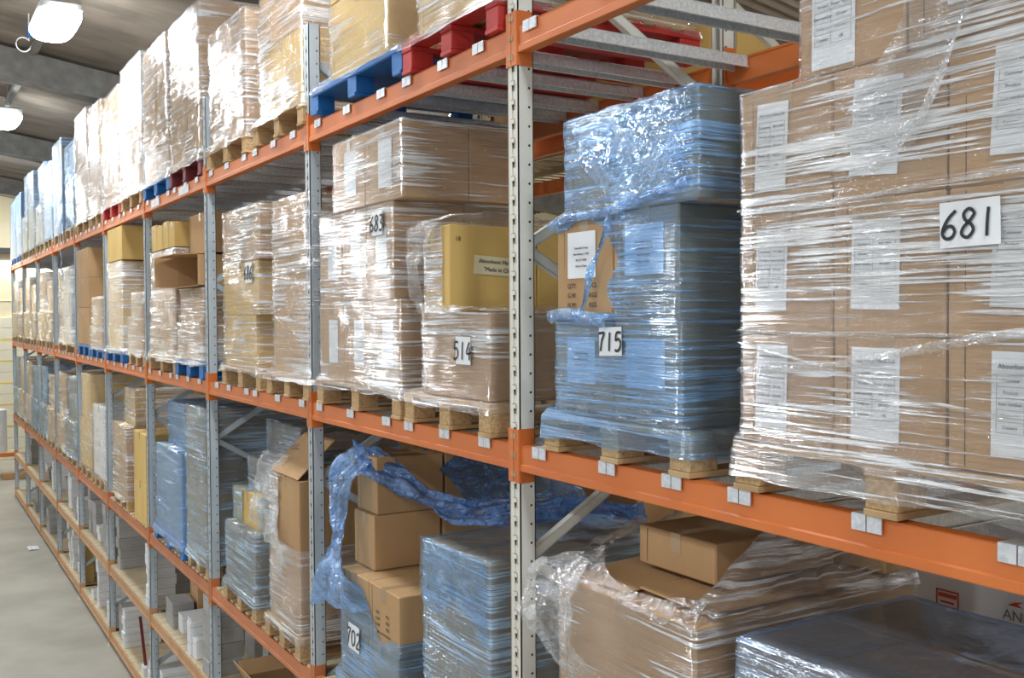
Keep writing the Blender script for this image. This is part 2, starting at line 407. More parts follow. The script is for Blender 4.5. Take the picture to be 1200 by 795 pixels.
def place_bar(k, lv, y, i, n):
    global bar_used
    o = BAR if not bar_used else copy_tree(BAR)
    bar_used = True
    o.location = (0, y, ZL[lv])
    tag(o, f'{ORD[n - 1 - i]} galvanised support bar from left, {LEVEL[lv]}, {bayname(k)}', 'support bar', f'support bars on {LEVEL[lv]}, {bayname(k)}')
BARS = {('B', -1): [.20, .60, 1.05, 1.35, 1.69, 2.12], ('B', 0): [.20, .56, .93, 1.19, 1.66, 2.13], ('B', 1): [.09, .55, 1.03, 1.23, 1.68, 2.01],
        ('C', 0): [.23, .55, .92, 1.22, 1.67, 2.11], ('C', -1): [.33, .8, 1.25, 1.7, 2.17]}
for i in range(-1, 10):
    near = i <= 1
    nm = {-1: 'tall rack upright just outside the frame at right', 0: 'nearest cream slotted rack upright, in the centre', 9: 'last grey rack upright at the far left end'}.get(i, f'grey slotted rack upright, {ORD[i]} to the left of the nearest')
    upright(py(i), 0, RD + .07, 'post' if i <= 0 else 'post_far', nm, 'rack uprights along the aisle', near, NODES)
for k in range(-1, 9):
    y0, y1 = bay(k)
    for lv in ZL:
        if k <= 0 and lv in ('A2', 'A3'): continue
        mat = 'orange' if lv in 'BC' else ('orange_mid' if lv == 'A' else 'orange_old')
        beam(y0, y1, 0, ZL[lv], mat, f'{"faded " if mat != "orange" else ""}orange front beam, {LEVEL[lv]}, {bayname(k)}', 'front beams of the rack')
        beam(y0, y1, RD + .07, ZL[lv], mat, f'{"faded " if mat != "orange" else ""}orange rear beam, {LEVEL[lv]}, {bayname(k)}', 'rear beams of the rack', flip=True)
    for lv in 'CB':
        offs = BARS.get((lv, k), [.2, .58, .97, 1.22, 1.66, 2.1])
        for i, o in enumerate(offs): place_bar(k, lv, y0 + o, i, len(offs))
# timber decks
def deck(k, lv, closed):
    y0, y1 = bay(k); z = ZL[lv]
    r = root('board_deck' if closed else 'slatted_deck', (0, y0, z), f'{"boarded" if closed else "slatted"} timber deck on {LEVEL[lv]}, {bayname(k)}', 'shelf deck', 'timber decks on the lower levels')
    mb = MB(); y = .02; w, g = (.18, .004) if closed else (.075, .055)
    while y + w < y1 - y0 - .01:
        mb.cbox(.012, RD + .05, y, y + w, .001, .019, .002, 0, .0015); y += w + g
    part('slats' if not closed else 'boards', mb, 'deckwood', r)
for k in range(0, 9): deck(k, 'A', False)
for k in range(1, 9): deck(k, 'A2', True); deck(k, 'A3', True)
# bay location signs on the beams
def beam_plate(y, z, w, h, lab):
    r = root('beam_label', (0, y, z), lab, 'label plate'); 
    s = part('plate', MB().box(-w / 2, w / 2, -h / 2, h / 2, 0, .002), 'paper', r); put(s, 'x', (-.0035, 0, 0))
    t = text('printed_code', '- - -', h * .5, 'ink_g', s, 'x', (0, 0, 0)); t.matrix_local = Matrix.Translation((0, 0, .0025))
beam_plate(9.86, 5.03, .34, .07, 'white card label on top beam below blue pallet, fifth bay')
beam_plate(8.75, 5.03, .34, .07, 'white card label on top beam below maroon pallet, fourth bay')

# ------------------------------------------------------------------ pallets
def pallet(x0, x1, y0, y1, z, kind, label, group=None):
    mats = {'wood': ('wood', 'chip'), 'blue': ('bluep', 'bluep'), 'red': ('redp', 'redp'), 'maroon': ('maroon', 'maroon'), 'old': ('wood', 'wood')}[kind]
    r = root('pallet', (x0, y0, z), label, 'pallet', group); W = y1 - y0; D = x1 - x0; H = .14
    if kind in ('blue',):
        mb = MB().cbox(0, D, 0, W, .105, H, .006)
        part('deck', mb, mats[0], r)
        for yy in (0, W / 2 - .045, W - .09):
            for xx in (0, D / 2 - .06, D - .12):
                part('leg', MB().prism([(xx + .01, yy), (xx + .11, yy), (xx + .12, yy + .09), (xx, yy + .09)], 'z', .02, .105), mats[1], r)
            part('skid', MB().cbox(0, D, yy, yy + .09, 0, .022, .004), mats[0], r)
        return r
    mb = MB(); n = 7 if kind != 'old' else 6; w = .1
    for i in range(n):
        y = (W - w) * i / (n - 1)
    for i in range(n):
        x = (D - w) * i / (n - 1); mb.cbox(x, x + w, 0, W, .122, H, .002, 0, .0015)
    for yy in (0, W / 2 - .05, W - .1): mb.cbox(0, D, yy, yy + .1, .10, .122, .002)
    part('top_deck', mb, mats[0], r)
    for yy in (0, W / 2 - .05, W - .1):
        for xx in (0, D / 2 - .06, D - .12): part('block', MB().cbox(xx + .004, xx + .12, yy + .002, yy + .098, .018, .10, .003), mats[1], r)
        part('bottom_board', MB().cbox(0, D, yy, yy + .1, 0, .018, .002), mats[0], r)
    return r

# ------------------------------------------------------------------ cartons
def carton(x0, x1, y0, y1, z0, z1, mat, label, group, detail=1, tilt=0.0, name='carton', cat='box'):
    """closed cardboard box: body, parcel tape over the top flaps; seams of the flaps on the ends"""
    cx, cy = (x0 + x1) / 2, (y0 + y1) / 2; w, d, h = x1 - x0, y1 - y0, z1 - z0
    g = .0025
    mb = MB().cbox(-w / 2 + g, w / 2 - g, -d / 2 + g, d / 2 - g, .001, h - .001, .005, 0, .002)
    if detail < 1:
        o = link(name, mb.mesh(name, [mat]), None, (cx, cy, z0)); o.rotation_euler.z = tilt
        return tag(o, label, cat, group)
    # gap between the two top flaps and the corner edge of the glued joint
    mb.box(-w / 2 + .004, w / 2 - .004, -.0015, .0015, h - .002, h + .0003, 1)
    mb.box(-w / 2 + g - .0006, -w / 2 + .01, d / 2 - .05, d / 2 - .048, .01, h - .01, 1)
    r = root(name, (cx, cy, z0), label, cat, group); r.rotation_euler.z = tilt
    part('body', mb, [mat, 'seam'], r)
    tp = MB().box(-w / 2 + .002, w / 2 - .002, -.026, .026, h - .0005, h + .001).box(w / 2 - .003, w / 2 - .0008, -.026, .026, h - .075, h)
    tp.box(-w / 2 + g - .0012, -w / 2 + .003, -.026, .026, h - .07, h)
    part('tape', tp, 'tape', r)
    return r
def stacked(load, tier, ti, nt, grp):
    """the cartons of one tier of a load"""
    x0, x1, y0, y1, z0, z1, nx, ny, mat = tier[:9]
    rn = {1: ['only'], 2: ['lower', 'upper'], 3: ['bottom', 'middle', 'top'], 4: ['bottom', 'second', 'third', 'top'], 5: ['bottom', 'second', 'third', 'fourth', 'top']}[nt][ti]
    out = {}
    dx, dy = (x1 - x0) / nx, (y1 - y0) / ny
    for i in range(nx):
        for j in range(ny):
            col = {1: '', 2: ['right', 'left'][j] if ny == 2 else '', 3: ['right', 'centre', 'left'][j] if ny == 3 else ''}[ny]
            dep = '' if nx == 1 else ('front' if i == 0 else ('back' if i == nx - 1 else 'mid-depth'))
            look = {'card': 'brown', 'card_y': 'yellowish', 'card_d': 'dark brown', 'grey': 'grey', 'white': 'white'}[mat]
            words = ' '.join(x for x in (rn, 'row', dep, col) if x)
            o = carton(x0 + i * dx, x0 + (i + 1) * dx, y0 + j * dy, y0 + (j + 1) * dy, z0, z1, mat, f'{look} carton, {words}, {load}', f'cartons of {load}', 1 if i == 0 or j == 0 else 0)
            out[(i, j)] = o
    return out

# ------------------------------------------------------------------ stretch film round a load
def ring(x0, x1, y0, y1, r, nx, ny):
    """rounded rectangle, points with outward normals, going round"""
    P = []
    def seg(ax, ay, bx, by, n, nn):
        for i in range(n): t = i / n; P.append((ax + (bx - ax) * t, ay + (by - ay) * t, nn[0], nn[1]))
    def arc(cx, cy, a0):
        for i in range(4): a = a0 + (PI / 2) * i / 4; P.append((cx + r * math.cos(a), cy + r * math.sin(a), math.cos(a), math.sin(a)))
    seg(x0, y1 - r, x0, y0 + r, ny, (-1, 0)); arc(x0 + r, y0 + r, PI)
    seg(x0 + r, y0, x1 - r, y0, nx, (0, -1)); arc(x1 - r, y0 + r, -PI / 2)
    seg(x1, y0 + r, x1, y1 - r, ny, (1, 0)); arc(x1 - r, y1 - r, 0)
    seg(x1 - r, y1, x0 + r, y1, nx, (0, 1)); arc(x0 + r, y1 - r, PI / 2)
    return P
def wrap(load, tiers, mat, label, group=None, q=1.0, zbot=None, loose=None, top=True, amp=None, flare=.0, ragged=.012, hole=None, name='stretch_film', topmat=None, pal=None):
    """film shell: rings at many heights that follow the tiers of the load"""
    x0, x1, y0, y1, zb = tiers[0][0], tiers[0][1], tiers[0][2], tiers[0][3], tiers[0][4]
    loose = loose or (.006 if q >= 1.3 else .013); amp = amp or (.0045 if q >= 1.3 else .011); cr = .018 if q >= 1.3 else .035
    sd = random.random() * 100
    nx = max(6, int(26 * q)); ny = max(6, int(30 * q))
    zs = []
    zbot = zb - .045 if zbot is None else zbot
    pr = pal or (x0 - .005, x1 + .005, y0 - .015, y1 + .015)
    pr = (min(pr[0], x0), max(pr[1], x1), min(pr[2], y0), max(pr[3], y1))
    for zz_ in [zbot] + [q_ for q_ in (zb - .075, zb - .05, zb - .03, zb - .012) if q_ > zbot + .006]: zs.append((zz_, pr))
    zs.append((zb + .02, tuple((a + b) / 2 for a, b in zip(pr, tiers[0][:4]))))
    for i, t in enumerate(tiers):
        n = max(4, int((t[5] - t[4]) * 60 * q))
        for k in range(2 if i == 0 else 0, n + 1):
            zs.append((t[4] + .004 + (t[5] - t[4] - .004) * k / n, t))
    rows = []; cur = None
    for (z, t) in zs:
        o = loose
        R = ring(t[0] - o, t[1] + o, t[2] - o, t[3] + o, cr, nx, ny)
        # nearness to the seam between two tiers: the film waists in there
        row = []
        for (px, py_, nx_, ny_) in R:
            a = amp * (noise.noise(Vector((px * 2.5 + sd, py_ * 2.5, z * 22))) + .6 * noise.noise(Vector((px * 7, py_ * 7 + sd, z * 9))))
            a = max(a, -loose * .35)
            zz = z
            if z <= zb - .01:
                a += flare * (zb - z) / .09
                if z == zbot: zz = z + ragged * 2.2 * noise.noise(Vector((px * 4 + sd, py_ * 4, 1)))
            row.append((px + nx_ * a, py_ + ny_ * a, zz))
        rows.append(row)
    if top:
        t = tiers[-1]; zt = t[5] + .004
        for f in (.012, .05, .12, .22, .34, .5):
            o = -min(t[1] - t[0], t[3] - t[2]) * f * .98
            R = ring(t[0] - o, t[1] + o, t[2] - o, t[3] + o, cr, nx, ny)
            rows.append([(px, py_, zt + .006 + .010 * abs(noise.noise(Vector((px * 6 + sd, py_ * 6, 3))))) for (px, py_, _, _) in R])
    mb = MB(); mb.sm = True
    if hole:
        rows_f = []
    mb.grid(rows, 0, True)
    if hole:
        keep = [i for i, f in enumerate(mb.f) if not hole(sum((Vector(mb.v[j]) for j in f), Vector()) / len(f))]
        mb.f = [mb.f[i] for i in keep]; mb.m = [mb.m[i] for i in keep]
    cx, cy = (x0 + x1) / 2, (y0 + y1) / 2
    o = link(name, mb.mesh(name, mat, (cx, cy, zb - .09)), None, (cx, cy, zb - .09))
    return tag(o, label, 'plastic film', group or 'stretch film round the loads')
def crumpled(pathA, pathB, nu, nv, amp, freq, sd, mat, label, name='loose_film', parent=None, fold=0.0):
    """loose film hanging between two edge curves, with folds and crumples"""
    A = smooth([tuple(p) for p in pathA], 8); B = smooth([tuple(p) for p in pathB], 8)
    def at(L, t):
        f = t * (len(L) - 1); i = min(int(f), len(L) - 2); return Vector(L[i]).lerp(Vector(L[i + 1]), f - i)
    rows = []
    for i in range(nu + 1):
        a, b = at(A, i / nu), at(B, i / nu); d = (b - a)
        n = d.cross(at(A, min(1, (i + 1) / nu)) - at(A, max(0, (i - 1) / nu)))
        n = n.normalized() if n.length > 1e-6 else Vector((1, 0, 0))
        r = []
        for j in range(nv + 1):
            t = j / nv; p = a + d * t
            w = noise.noise(p * freq + Vector((sd, 0, 0))) + .55 * noise.noise(p * freq * 2.6 + Vector((0, sd, 0)))
            p = p + n * (amp * w + fold * math.sin(t * PI * 5 + i * .25 + sd)) + Vector((0, 0, 1)) * amp * .5 * noise.noise(p * freq * 1.7 + Vector((0, 0, sd)))
            r.append(p)
        rows.append(r)
    mb = MB(); mb.sm = True; mb.grid(rows)
    c = sum((Vector(v) for v in mb.v), Vector()) / len(mb.v)
    if parent:
        return part(name, mb, mat, parent, c - Vector(parent.location), tuple(c))
    o = link(name, mb.mesh(name, mat, tuple(c)), None, c); return tag(o, label, 'plastic film')

# ------------------------------------------------------------------ the loads
def load(short, tiers, fm='film', pk='wood', pal=None, q=1.0, flabel=None, zfloor=None, **kw):
    """pallet + cartons + film, each of them a thing"""
    t0 = tiers[0]
    cs = []
    for i, t in enumerate(tiers): cs.append(stacked(short, t, i, len(tiers), None))
    if pk:
        pr = pal or (t0[0], t0[1] + .0, t0[2] - .01, t0[3] + .01)
        pz = zfloor if zfloor is not None else t0[4] - .145
        pn = {'wood': 'wooden', 'blue': 'blue plastic', 'red': 'red painted', 'maroon': 'dark red', 'old': 'old wooden'}[pk]
        pallet(*pr, pz, pk, f'{pn} pallet under {short}', 'pallets on the rack')
    f = None
    if fm:
        cn = 'blue' if 'b' in fm[4:] else 'clear'
        f = wrap(short, tiers, fm, flabel or f'{cn} stretch film round {short}', q=q, pal=pal if pk else None, **kw)
    return cs, f

# load marked 681, nearest, at the right edge
T681 = [(0, 1.0, 1.13, 2.13, 3.59, 3.895, 3, 3, 'card'), (0, 1.0, 1.13, 2.13, 3.895, 4.24, 3, 3, 'card'), (0, 1.0, 1.13, 2.13, 4.24, 4.58, 3, 3, 'card'), (.0, .9, 1.24, 1.91, 4.58, 4.92, 3, 2, 'card')]
cs, f681 = load('load marked 681 at right edge', T681, 'film', 'wood', (-.02, 1.0, 1.12, 2.14), 2.0, flare=.01, ragged=.012, zbot=3.49)
def paper_form(parent, pos, w, h, tilt, rows=5, head='Absorbent Minds Ltd'):
    s = sheet(parent, 'x', pos, w, h, tilt)
    t = text('printed_heading', head, min(h * .075, w * .095), 'ink_g', s, 'x', (0, 0, 0)); t.matrix_local = Matrix.Translation((0, h * .36, .003))
    mb = MB()
    for i in range(rows + 1):
        y = h * .28 - i * h * .11; mb.box(-w * .42, w * .42, y - .0004, y + .0004, .003, .0034)
    for x in (-w * .42, -w * .04, w * .42): mb.box(x - .0004, x + .0004, h * .28 - rows * h * .11, h * .28, .003, .0034)
    part('printed_table', mb, 'ink_g', s)
    for i in range(rows):
        y = h * .225 - i * h * .11
        t = text('printed_line', ['Customer', 'Product', 'Item number', 'Order no', 'Country'][i], h * .045, 'ink_g', s, 'x', (0, 0, 0)); t.matrix_local = Matrix.Translation((-w * .23, y, .003))
        t = text('printed_line', ['AM 1054', 'Foam stickers', '60 sets', '2013/27', 'UK'][i], h * .045, 'ink_g', s, 'x', (0, 0, 0)); t.matrix_local = Matrix.Translation((w * .2, y, .003))
# papers on the front faces (y, z, w, h, tilt) per carton of the front layer; local to each carton
for ti, w_, h_, rowtilt in ((0, .155, .235, -.02), (1, .155, .225, -.03), (2, .155, .24, -.06), (3, .16, .26, -.03)):
    for (i, j), o in cs[ti].items():
        if i: continue
        hh = T681[ti][5] - T681[ti][4]; dx = T681[ti][1] / 3
        off = {0: -.035, 1: .03, 2: .045}[j]
        if ti == 3: off = .05 if j == 1 else -.02
        zz = hh * .52 if ti != 3 else hh * (.42 if j else .62)
        wj = {2: .115, 1: .145, 0: .17}[j] if ti < 3 else .14
        paper_form(o, (-(T681[ti][1] - T681[ti][0]) / 3 / 2 - .001, off, zz), wj, h_, rowtilt + random.uniform(-.02, .02))
    for (i, j), o in cs[ti].items():
        if i == 0 and j == 1: text('printed_marks', 'L', .035, 'ink_b', o, 'x', (-(T681[ti][1]) / 6 - .001, .09, T681[ti][5] - T681[ti][4] - .05))
number_sheet(f681, 'x', (-.512 - 0, -.235, .655), .15, .105, '681', .066, .02, .008)
def strand(parent, pts, w, mat='crump', name='twisted_strand'):
    P = smooth([tuple(p) for p in pts], 6)
    A, B = [], []
    for i, p in enumerate(P):
        p = Vector(p); a = i * .5; A.append(p + Vector((-.006 - .004 * math.sin(a * 1.3), math.cos(a) * w * .25, w * .5))); B.append(p + Vector((-.004, -math.cos(a) * w * .25, -w * .5)))
    ctr = Vector(parent.location)
    mb = MB(); mb.sm = True
    M_ = [(a + b) / 2 + Vector((-.012, 0, 0)) for a, b in zip(A, B)]
    mb.grid([A, M_, B])
    return part(name, mb, mat, parent, (0, 0, 0), tuple(ctr))
strand(f681, [(-.008, 2.12, 3.79), (-.014, 1.8, 3.815), (-.014, 1.5, 3.87), (-.012, 1.14, 3.93)], .022)
strand(f681, [(-.012, 1.66, 4.31), (-.02, 1.58, 4.345), (-.03, 1.48, 4.45), (-.035, 1.40, 4.60), (-.03, 1.33, 4.75), (-.02, 1.26, 4.88)], .022)
strand(f681, [(-.008, 2.12, 3.87), (-.014, 1.75, 3.80), (-.014, 1.5, 3.745), (-.012, 1.3, 3.72)], .012, 'film2')
strand(f681, [(-.008, 2.12, 3.905), (-.014, 1.75, 3.895), (-.014, 1.5, 3.90), (-.012, 1.13, 3.90)], .010, 'crump')
strand(f681, [(-.008, 2.12, 4.245), (-.014, 1.75, 4.24), (-.014, 1.5, 4.255), (-.012, 1.13, 4.26)], .012, 'crump')
crumpled([(-.015, 1.78, 4.42), (-.03, 1.6, 4.6), (-.03, 1.5, 4.8)], [(-.015, 1.55, 4.33), (-.035, 1.42, 4.55), (-.03, 1.30, 4.8)], 30, 16, .010, 9, 3, 'film2', None, 'draped_flap', f681)

# load marked 715
T715 = [(0, .98, 2.39, 3.09, 3.59, 3.93, 2, 2, 'card'), (.0, .98, 2.40, 3.08, 3.93, 4.30, 2, 2, 'card'), (-.01, .95, 2.30, 3.01, 4.30, 4.645, 2, 1, 'card')]
hole715 = lambda p: p.x < .05 and 2.735 + .03 * math.sin(p.z * 30) < p.y < 3.1 and 3.955 < p.z < 4.27 + .02 * math.sin(p.y * 20)
cs, f715 = load('blue load marked 715', T715, 'filmb', 'wood', (-.02, 1.0, 2.33, 3.15), 2.0, flabel='blue stretch film round load marked 715, torn open at left', hole=hole715, flare=.012, ragged=.014, zbot=3.50)
def shipping_text(o, x, yoff, z, sc=1.0, face='x'):
    for i, (a, b) in enumerate((('QTY:', 'PCS'), ('G.W:', 'KGS'), ('N.W:', 'KGS'))):
        for s_, dy in ((a, .075), (b, -.06)):
            pos = (x, yoff + dy * sc, z - i * .036 * sc) if face == 'x' else (yoff - dy * sc, x, z - i * .036 * sc)
            text('printed_marks', s_, .026 * sc, 'ink_b', o, face, pos)
    pos = (x, yoff, z - .112 * sc) if face == 'x' else (yoff, x, z - .112 * sc)
    text('printed_marks', 'MEAS: 60.5X41X30CM', .021 * sc, 'ink_b', o, face, pos)
def small_form(parent, face, pos, w, h, tilt=0.0):
    s = sheet(parent, face, pos, w, h, tilt)
    for i, tx in enumerate(('Cotswolds Group', 'Item delivery: 2TAR', 'AN: 54 TUNE', 'Made in China')):
        t = text('printed_line', tx, h * .07, 'ink_g', s, 'x', (0, 0, 0)); t.matrix_local = Matrix.Translation((0, h * .15 - i * h * .13, .003))
    return s
for ti in (0, 1):
    for j in (0, 1):
        o = cs[ti][(0, j)]; x = -.246
        small_form(o, 'x', (x, .01 if j else -.02 + .02, .235 if ti else .2), .20 if j == 0 else .17, .165)
        shipping_text(o, x, 0.0, .125 if ti else .085, .95)
for ti in (0, 1, 2):
    o = cs[ti][(1, 0)]; y = {0: -.176, 1: -.171, 2: -.356}[ti]
    small_form(o, 'y', (.0, y, .2), .18, .17)
number_sheet(f715, 'x', (-.50, .0, .36), .125, .098, '715', .066, .03, .009)
strand(f715, [(-.02, 2.72, 4.28), (-.03, 2.76, 4.18), (-.035, 2.82, 4.08), (-.03, 2.86, 3.98), (-.02, 2.92, 3.94)], .05, 'crumpb', 'torn_edge')
strand(f715, [(-.015, 3.10, 4.275), (-.025, 2.95, 4.30), (-.02, 2.75, 4.30), (-.015, 2.5, 4.335), (-.015, 2.33, 4.36)], .03, 'crumpb', 'torn_edge')
strand(f715, [(-.018, 3.10, 3.94), (-.04, 2.98, 3.955), (-.04, 2.86, 3.945), (-.02, 2.74, 3.93)], .045, 'crumpb', 'torn_edge')
crumpled([(-.02, 2.95, 4.62), (-.035, 2.88, 4.5), (-.03, 2.78, 4.4), (-.02, 2.70, 4.32)], [(-.025, 2.32, 4.65), (-.035, 2.34, 4.55), (-.035, 2.33, 4.46), (-.02, 2.36, 4.38)], 36, 36, .018, 8, 11, 'crumpt', None, 'bunched_film', f715)

# load marked 683
T683 = [(0, .95, 4.44, 5.54, 3.59, 4.03, 2, 3, 'card'), (.0, .80, 4.52, 5.53, 4.03, 4.52, 2, 3, 'card'), (-.01, .73, 4.39, 5.29, 4.52, 4.90, 2, 2, 'card')]
cs, f683 = load('tall load marked 683', T683, 'film', 'wood', (-.02, 1.0, 4.42, 5.56), 1.4, flare=.01)
for ti in (0, 1, 2):
    t = T683[ti]
    for (i, j), o in cs[ti].items():
        if i: continue
        sheet(o, 'x', (-(t[1] - t[0]) / 4 - .001, -.03, (t[5] - t[4]) * .5), .13 if ti < 2 else .16, .24, .0)
number_sheet(f683, 'x', (-.485, -.30, .92), .135, .12, '683', .08, 0, .011)
# load marked 514
T514 = [(0, 1.0, 3.58, 4.21, 3.59, 3.965, 2, 1, 'card'), (.02, .96, 3.97, 4.22, 3.965, 4.36, 2, 1, 'card_y')]
hole514 = lambda p: p.z > 3.985 and p.z < 4.37 and p.x > -.02 and p.y < 4.02 and p.x < 1.2
cs, f514 = load('half-height load marked 514', T514, 'film', 'wood', (-.02, 1.0, 3.55, 4.37), 1.5, flabel='clear stretch film round load marked 514, peeled off top carton', hole=hole514, flare=.03)
number_sheet(f514, 'x', (-.51, -.105, .30), .13, .12, '514', .08, 0, .010)
o = cs[1][(0, 0)]
lb = sheet(o, 'y', (.03, -.126, .21), .28, .085, -.06, 'printed_label', 'lab_y', 'cream label with two printed lines')
for tx, yy in (('Absorbent Minds Ltd', .018), ('"Made in China"', -.018)):
    t = text('printed_line', tx, .027, 'ink', lb, 'x', (0, 0, 0)); t.matrix_local = Matrix.Translation((0, yy, .0035))
shipping_text(o, -.236, .0, .25, .6)
text('printed_marks', '18', .03, 'ink_b', o, 'y', (-.19, -.126, .33))
shipping_text(cs[1][(1, 0)], -.1255, .05, .24, .8, 'y')
crumpled([(-.02, 4.30, 4.05), (-.03, 4.30, 4.25), (.0, 4.26, 4.38), (.3, 4.2, 4.42), (.62, 4.15, 4.40)], [(-.03, 4.17, 3.97), (-.05, 4.10, 4.20), (-.02, 3.98, 4.39), (.3, 3.92, 4.41), (.62, 3.90, 4.38)], 40, 20, .03, 7, 5, 'crump', None, 'peeled_film', f514)
crumpled([(-.02, 4.22, 3.955), (-.03, 3.9, 3.965), (-.02, 3.58, 3.97), (.4, 3.57, 3.965), (.9, 3.57, 3.97)], [(-.03, 4.22, 4.0), (.0, 3.93, 4.0), (.02, 3.9, 3.995), (.4, 3.93, 4.0), (.9, 3.95, 4.0)], 40, 6, .015, 9, 9, 'crump', None, 'peeled_edge', f514)

# top level, second bay
load('yellow load on blue pallet, top level, second bay', [(0, .95, 4.56, 5.33, 5.25, 5.68, 2, 1, 'card_y'), (0, .95, 4.56, 5.33, 5.68, 6.11, 2, 1, 'card_y'), (0, .95, 4.58, 5.30, 6.11, 6.5, 2, 1, 'card_y')], 'film3', 'blue', (-.03, 1.0, 4.36, 5.57), 1.2, flare=.06)
load('load on red pallet, top level, second bay', [(0, 1.02, 3.50, 4.22, 5.235, 5.62, 2, 1, 'card_y'), (0, 1.02, 3.50, 4.22, 5.62, 6.02, 2, 1, 'card_y'), (0, 1.0, 3.52, 4.2, 6.02, 6.4, 2, 1, 'card')], 'film', 'red', (-.03, 1.04, 3.45, 4.34), 1.2, zfloor=5.088, flare=.03)
# third bay
cs, f = load('narrow load marked 686', [(0, 1.0, 6.78, 7.55, 3.59, 3.96, 2, 1, 'card_y'), (0, 1.0, 6.72, 7.55, 3.96, 4.34, 2, 1, 'card_y'), (.0, 1.0, 6.68, 7.55, 4.34, 4.72, 2, 1, 'card')], 'film', 'wood', (-.02, 1.0, 6.64, 7.58), .9, flare=.03)
number_sheet(f, 'x', (-.515, -.285, .755), .16, .14, '686', .09, 0, .014)
cs, f = load('right load, middle level, third bay', [(0, 1.0, 5.72, 6.38, 3.59, 3.96, 2, 1, 'card'), (0, 1.05, 5.70, 6.38, 3.96, 4.34, 2, 1, 'card'), (0, 1.05, 5.70, 6.38, 4.34, 4.69, 2, 1, 'card')], 'film2', 'wood', (-.02, 1.0, 5.70, 6.50), .9, flare=.05)
o = cs[2][(1, 0)]; t = part('handwritten_number', digits_mb('600', .1, .014), 'ink', o); put(t, 'y', (-.1, -.341, .25))
load('left load, top level, third bay', [(0, 1.0, 6.94, 7.88, 5.235, 5.52, 2, 2, 'card'), (0, 1.0, 6.94, 7.88, 5.52, 5.82, 2, 2, 'card'), (0, 1.0, 6.94, 7.88, 5.82, 6.11, 2, 2, 'card')], 'film2', 'wood', (-.02, 1.0, 6.90, 7.95), .9)
load('right load, top level, third bay', [(0, 1.0, 5.80, 6.61, 5.235, 5.7, 2, 1, 'card_y'), (0, 1.0, 5.80, 6.61, 5.7, 6.15, 2, 1, 'card'), (0, 1.0, 5.80, 6.61, 6.15, 6.55, 2, 1, 'card')], 'film2', 'old', (-.03, 1.0, 5.72, 6.70), .9, flare=.05)
# fourth bay
load('left load, top level, fourth bay', [(0, 1.0, 9.30, 10.33, 5.235, 5.66, 2, 2, 'card'), (0, 1.0, 9.30, 10.33, 5.66, 6.1, 2, 2, 'card'), (0, 1.0, 9.30, 10.33, 6.1, 6.52, 2, 2, 'card')], 'film2', 'blue', (-.02, 1.0, 9.24, 10.33), .7, flare=.03)
load('right load, top level, fourth bay', [(0, 1.0, 8.14, 9.20, 5.235, 5.66, 2, 2, 'card'), (0, 1.0, 8.14, 9.20, 5.66, 6.1, 2, 2, 'card'), (0, 1.0, 8.14, 9.20, 6.1, 6.5, 2, 2, 'card')], 'film2', 'maroon', (-.02, 1.0, 8.12, 9.22), .7, flare=.03)
load('left load, middle level, fourth bay', [(0, 1.0, 9.12, 10.15, 3.59, 4.1, 1, 3, 'card'), (0, 1.0, 9.12, 10.1, 4.1, 4.56, 1, 2, 'card')], 'film2', 'wood', (-.02, 1.0, 9.08, 10.2), .8, flare=.04)
for i in range(4):
    yy = 9.13 + i * .24; carton(.0, .98, yy, yy + .22, 4.575, 4.80 + (.02 if i % 2 else 0), 'card_y', f'yellow narrow carton, {ORD[3 - i]} from left, on left load, fourth bay', 'yellow cartons on the left load, fourth bay')
load('right load, middle level, fourth bay', [(0, 1.0, 8.20, 9.04, 3.59, 3.9, 2, 1, 'card'), (0.02, 1.0, 8.24, 9.02, 3.9, 4.19, 2, 1, 'card')], 'film2', 'blue', (-.02, 1.0, 8.16, 9.08), .8, flare=.03)
def open_box_side(x0, x1, y0, y1, z0, z1, label, inner='white'):
    """open carton lying on its side, mouth to the aisle, flaps spread"""
    r = root('open_carton', (x0, y0, z0), label, 'box'); W, H, D = y1 - y0, z1 - z0, x1 - x0; t = .006
    mb = MB().box(0, D, 0, t, 0, H).box(0, D, W - t, W, 0, H).box(0, D, 0, W, 0, t).box(0, D, 0, W, H - t, H).box(D - t, D, 0, W, 0, H)
    part('body', mb, 'card', r)
    part('inside_panel', MB().box(D - t - .004, D - t - .001, t, W - t, t, H - t), inner, r)
    for nm, (a, b, za) in (('flap', (0, .18, 0)), ('flap', (0, .2, H - t))):
        R = Matrix.Translation((0, 0, za)) @ Matrix.Rotation(-.12 if za == 0 else -.05, 4, 'Y')
        part(nm, MB().box(-b, 0, 0, W, 0, t, 0, R), 'card', r)
    R = Matrix.Translation((0, W - t, 0)) @ Matrix.Rotation(-.35, 4, 'Z')
    part('flap', MB().box(-.2, 0, 0, t, 0, H, 0, R), 'card', r)
    return r
open_box_side(.0, .5, 8.32, 9.0, 4.205, 4.47, 'open brown carton lying on its side, white inside, fourth bay')
carton(.1, 1.0, 8.30, 9.0, 4.48, 4.83, 'card', 'large plain brown carton above the open carton, fourth bay', None)
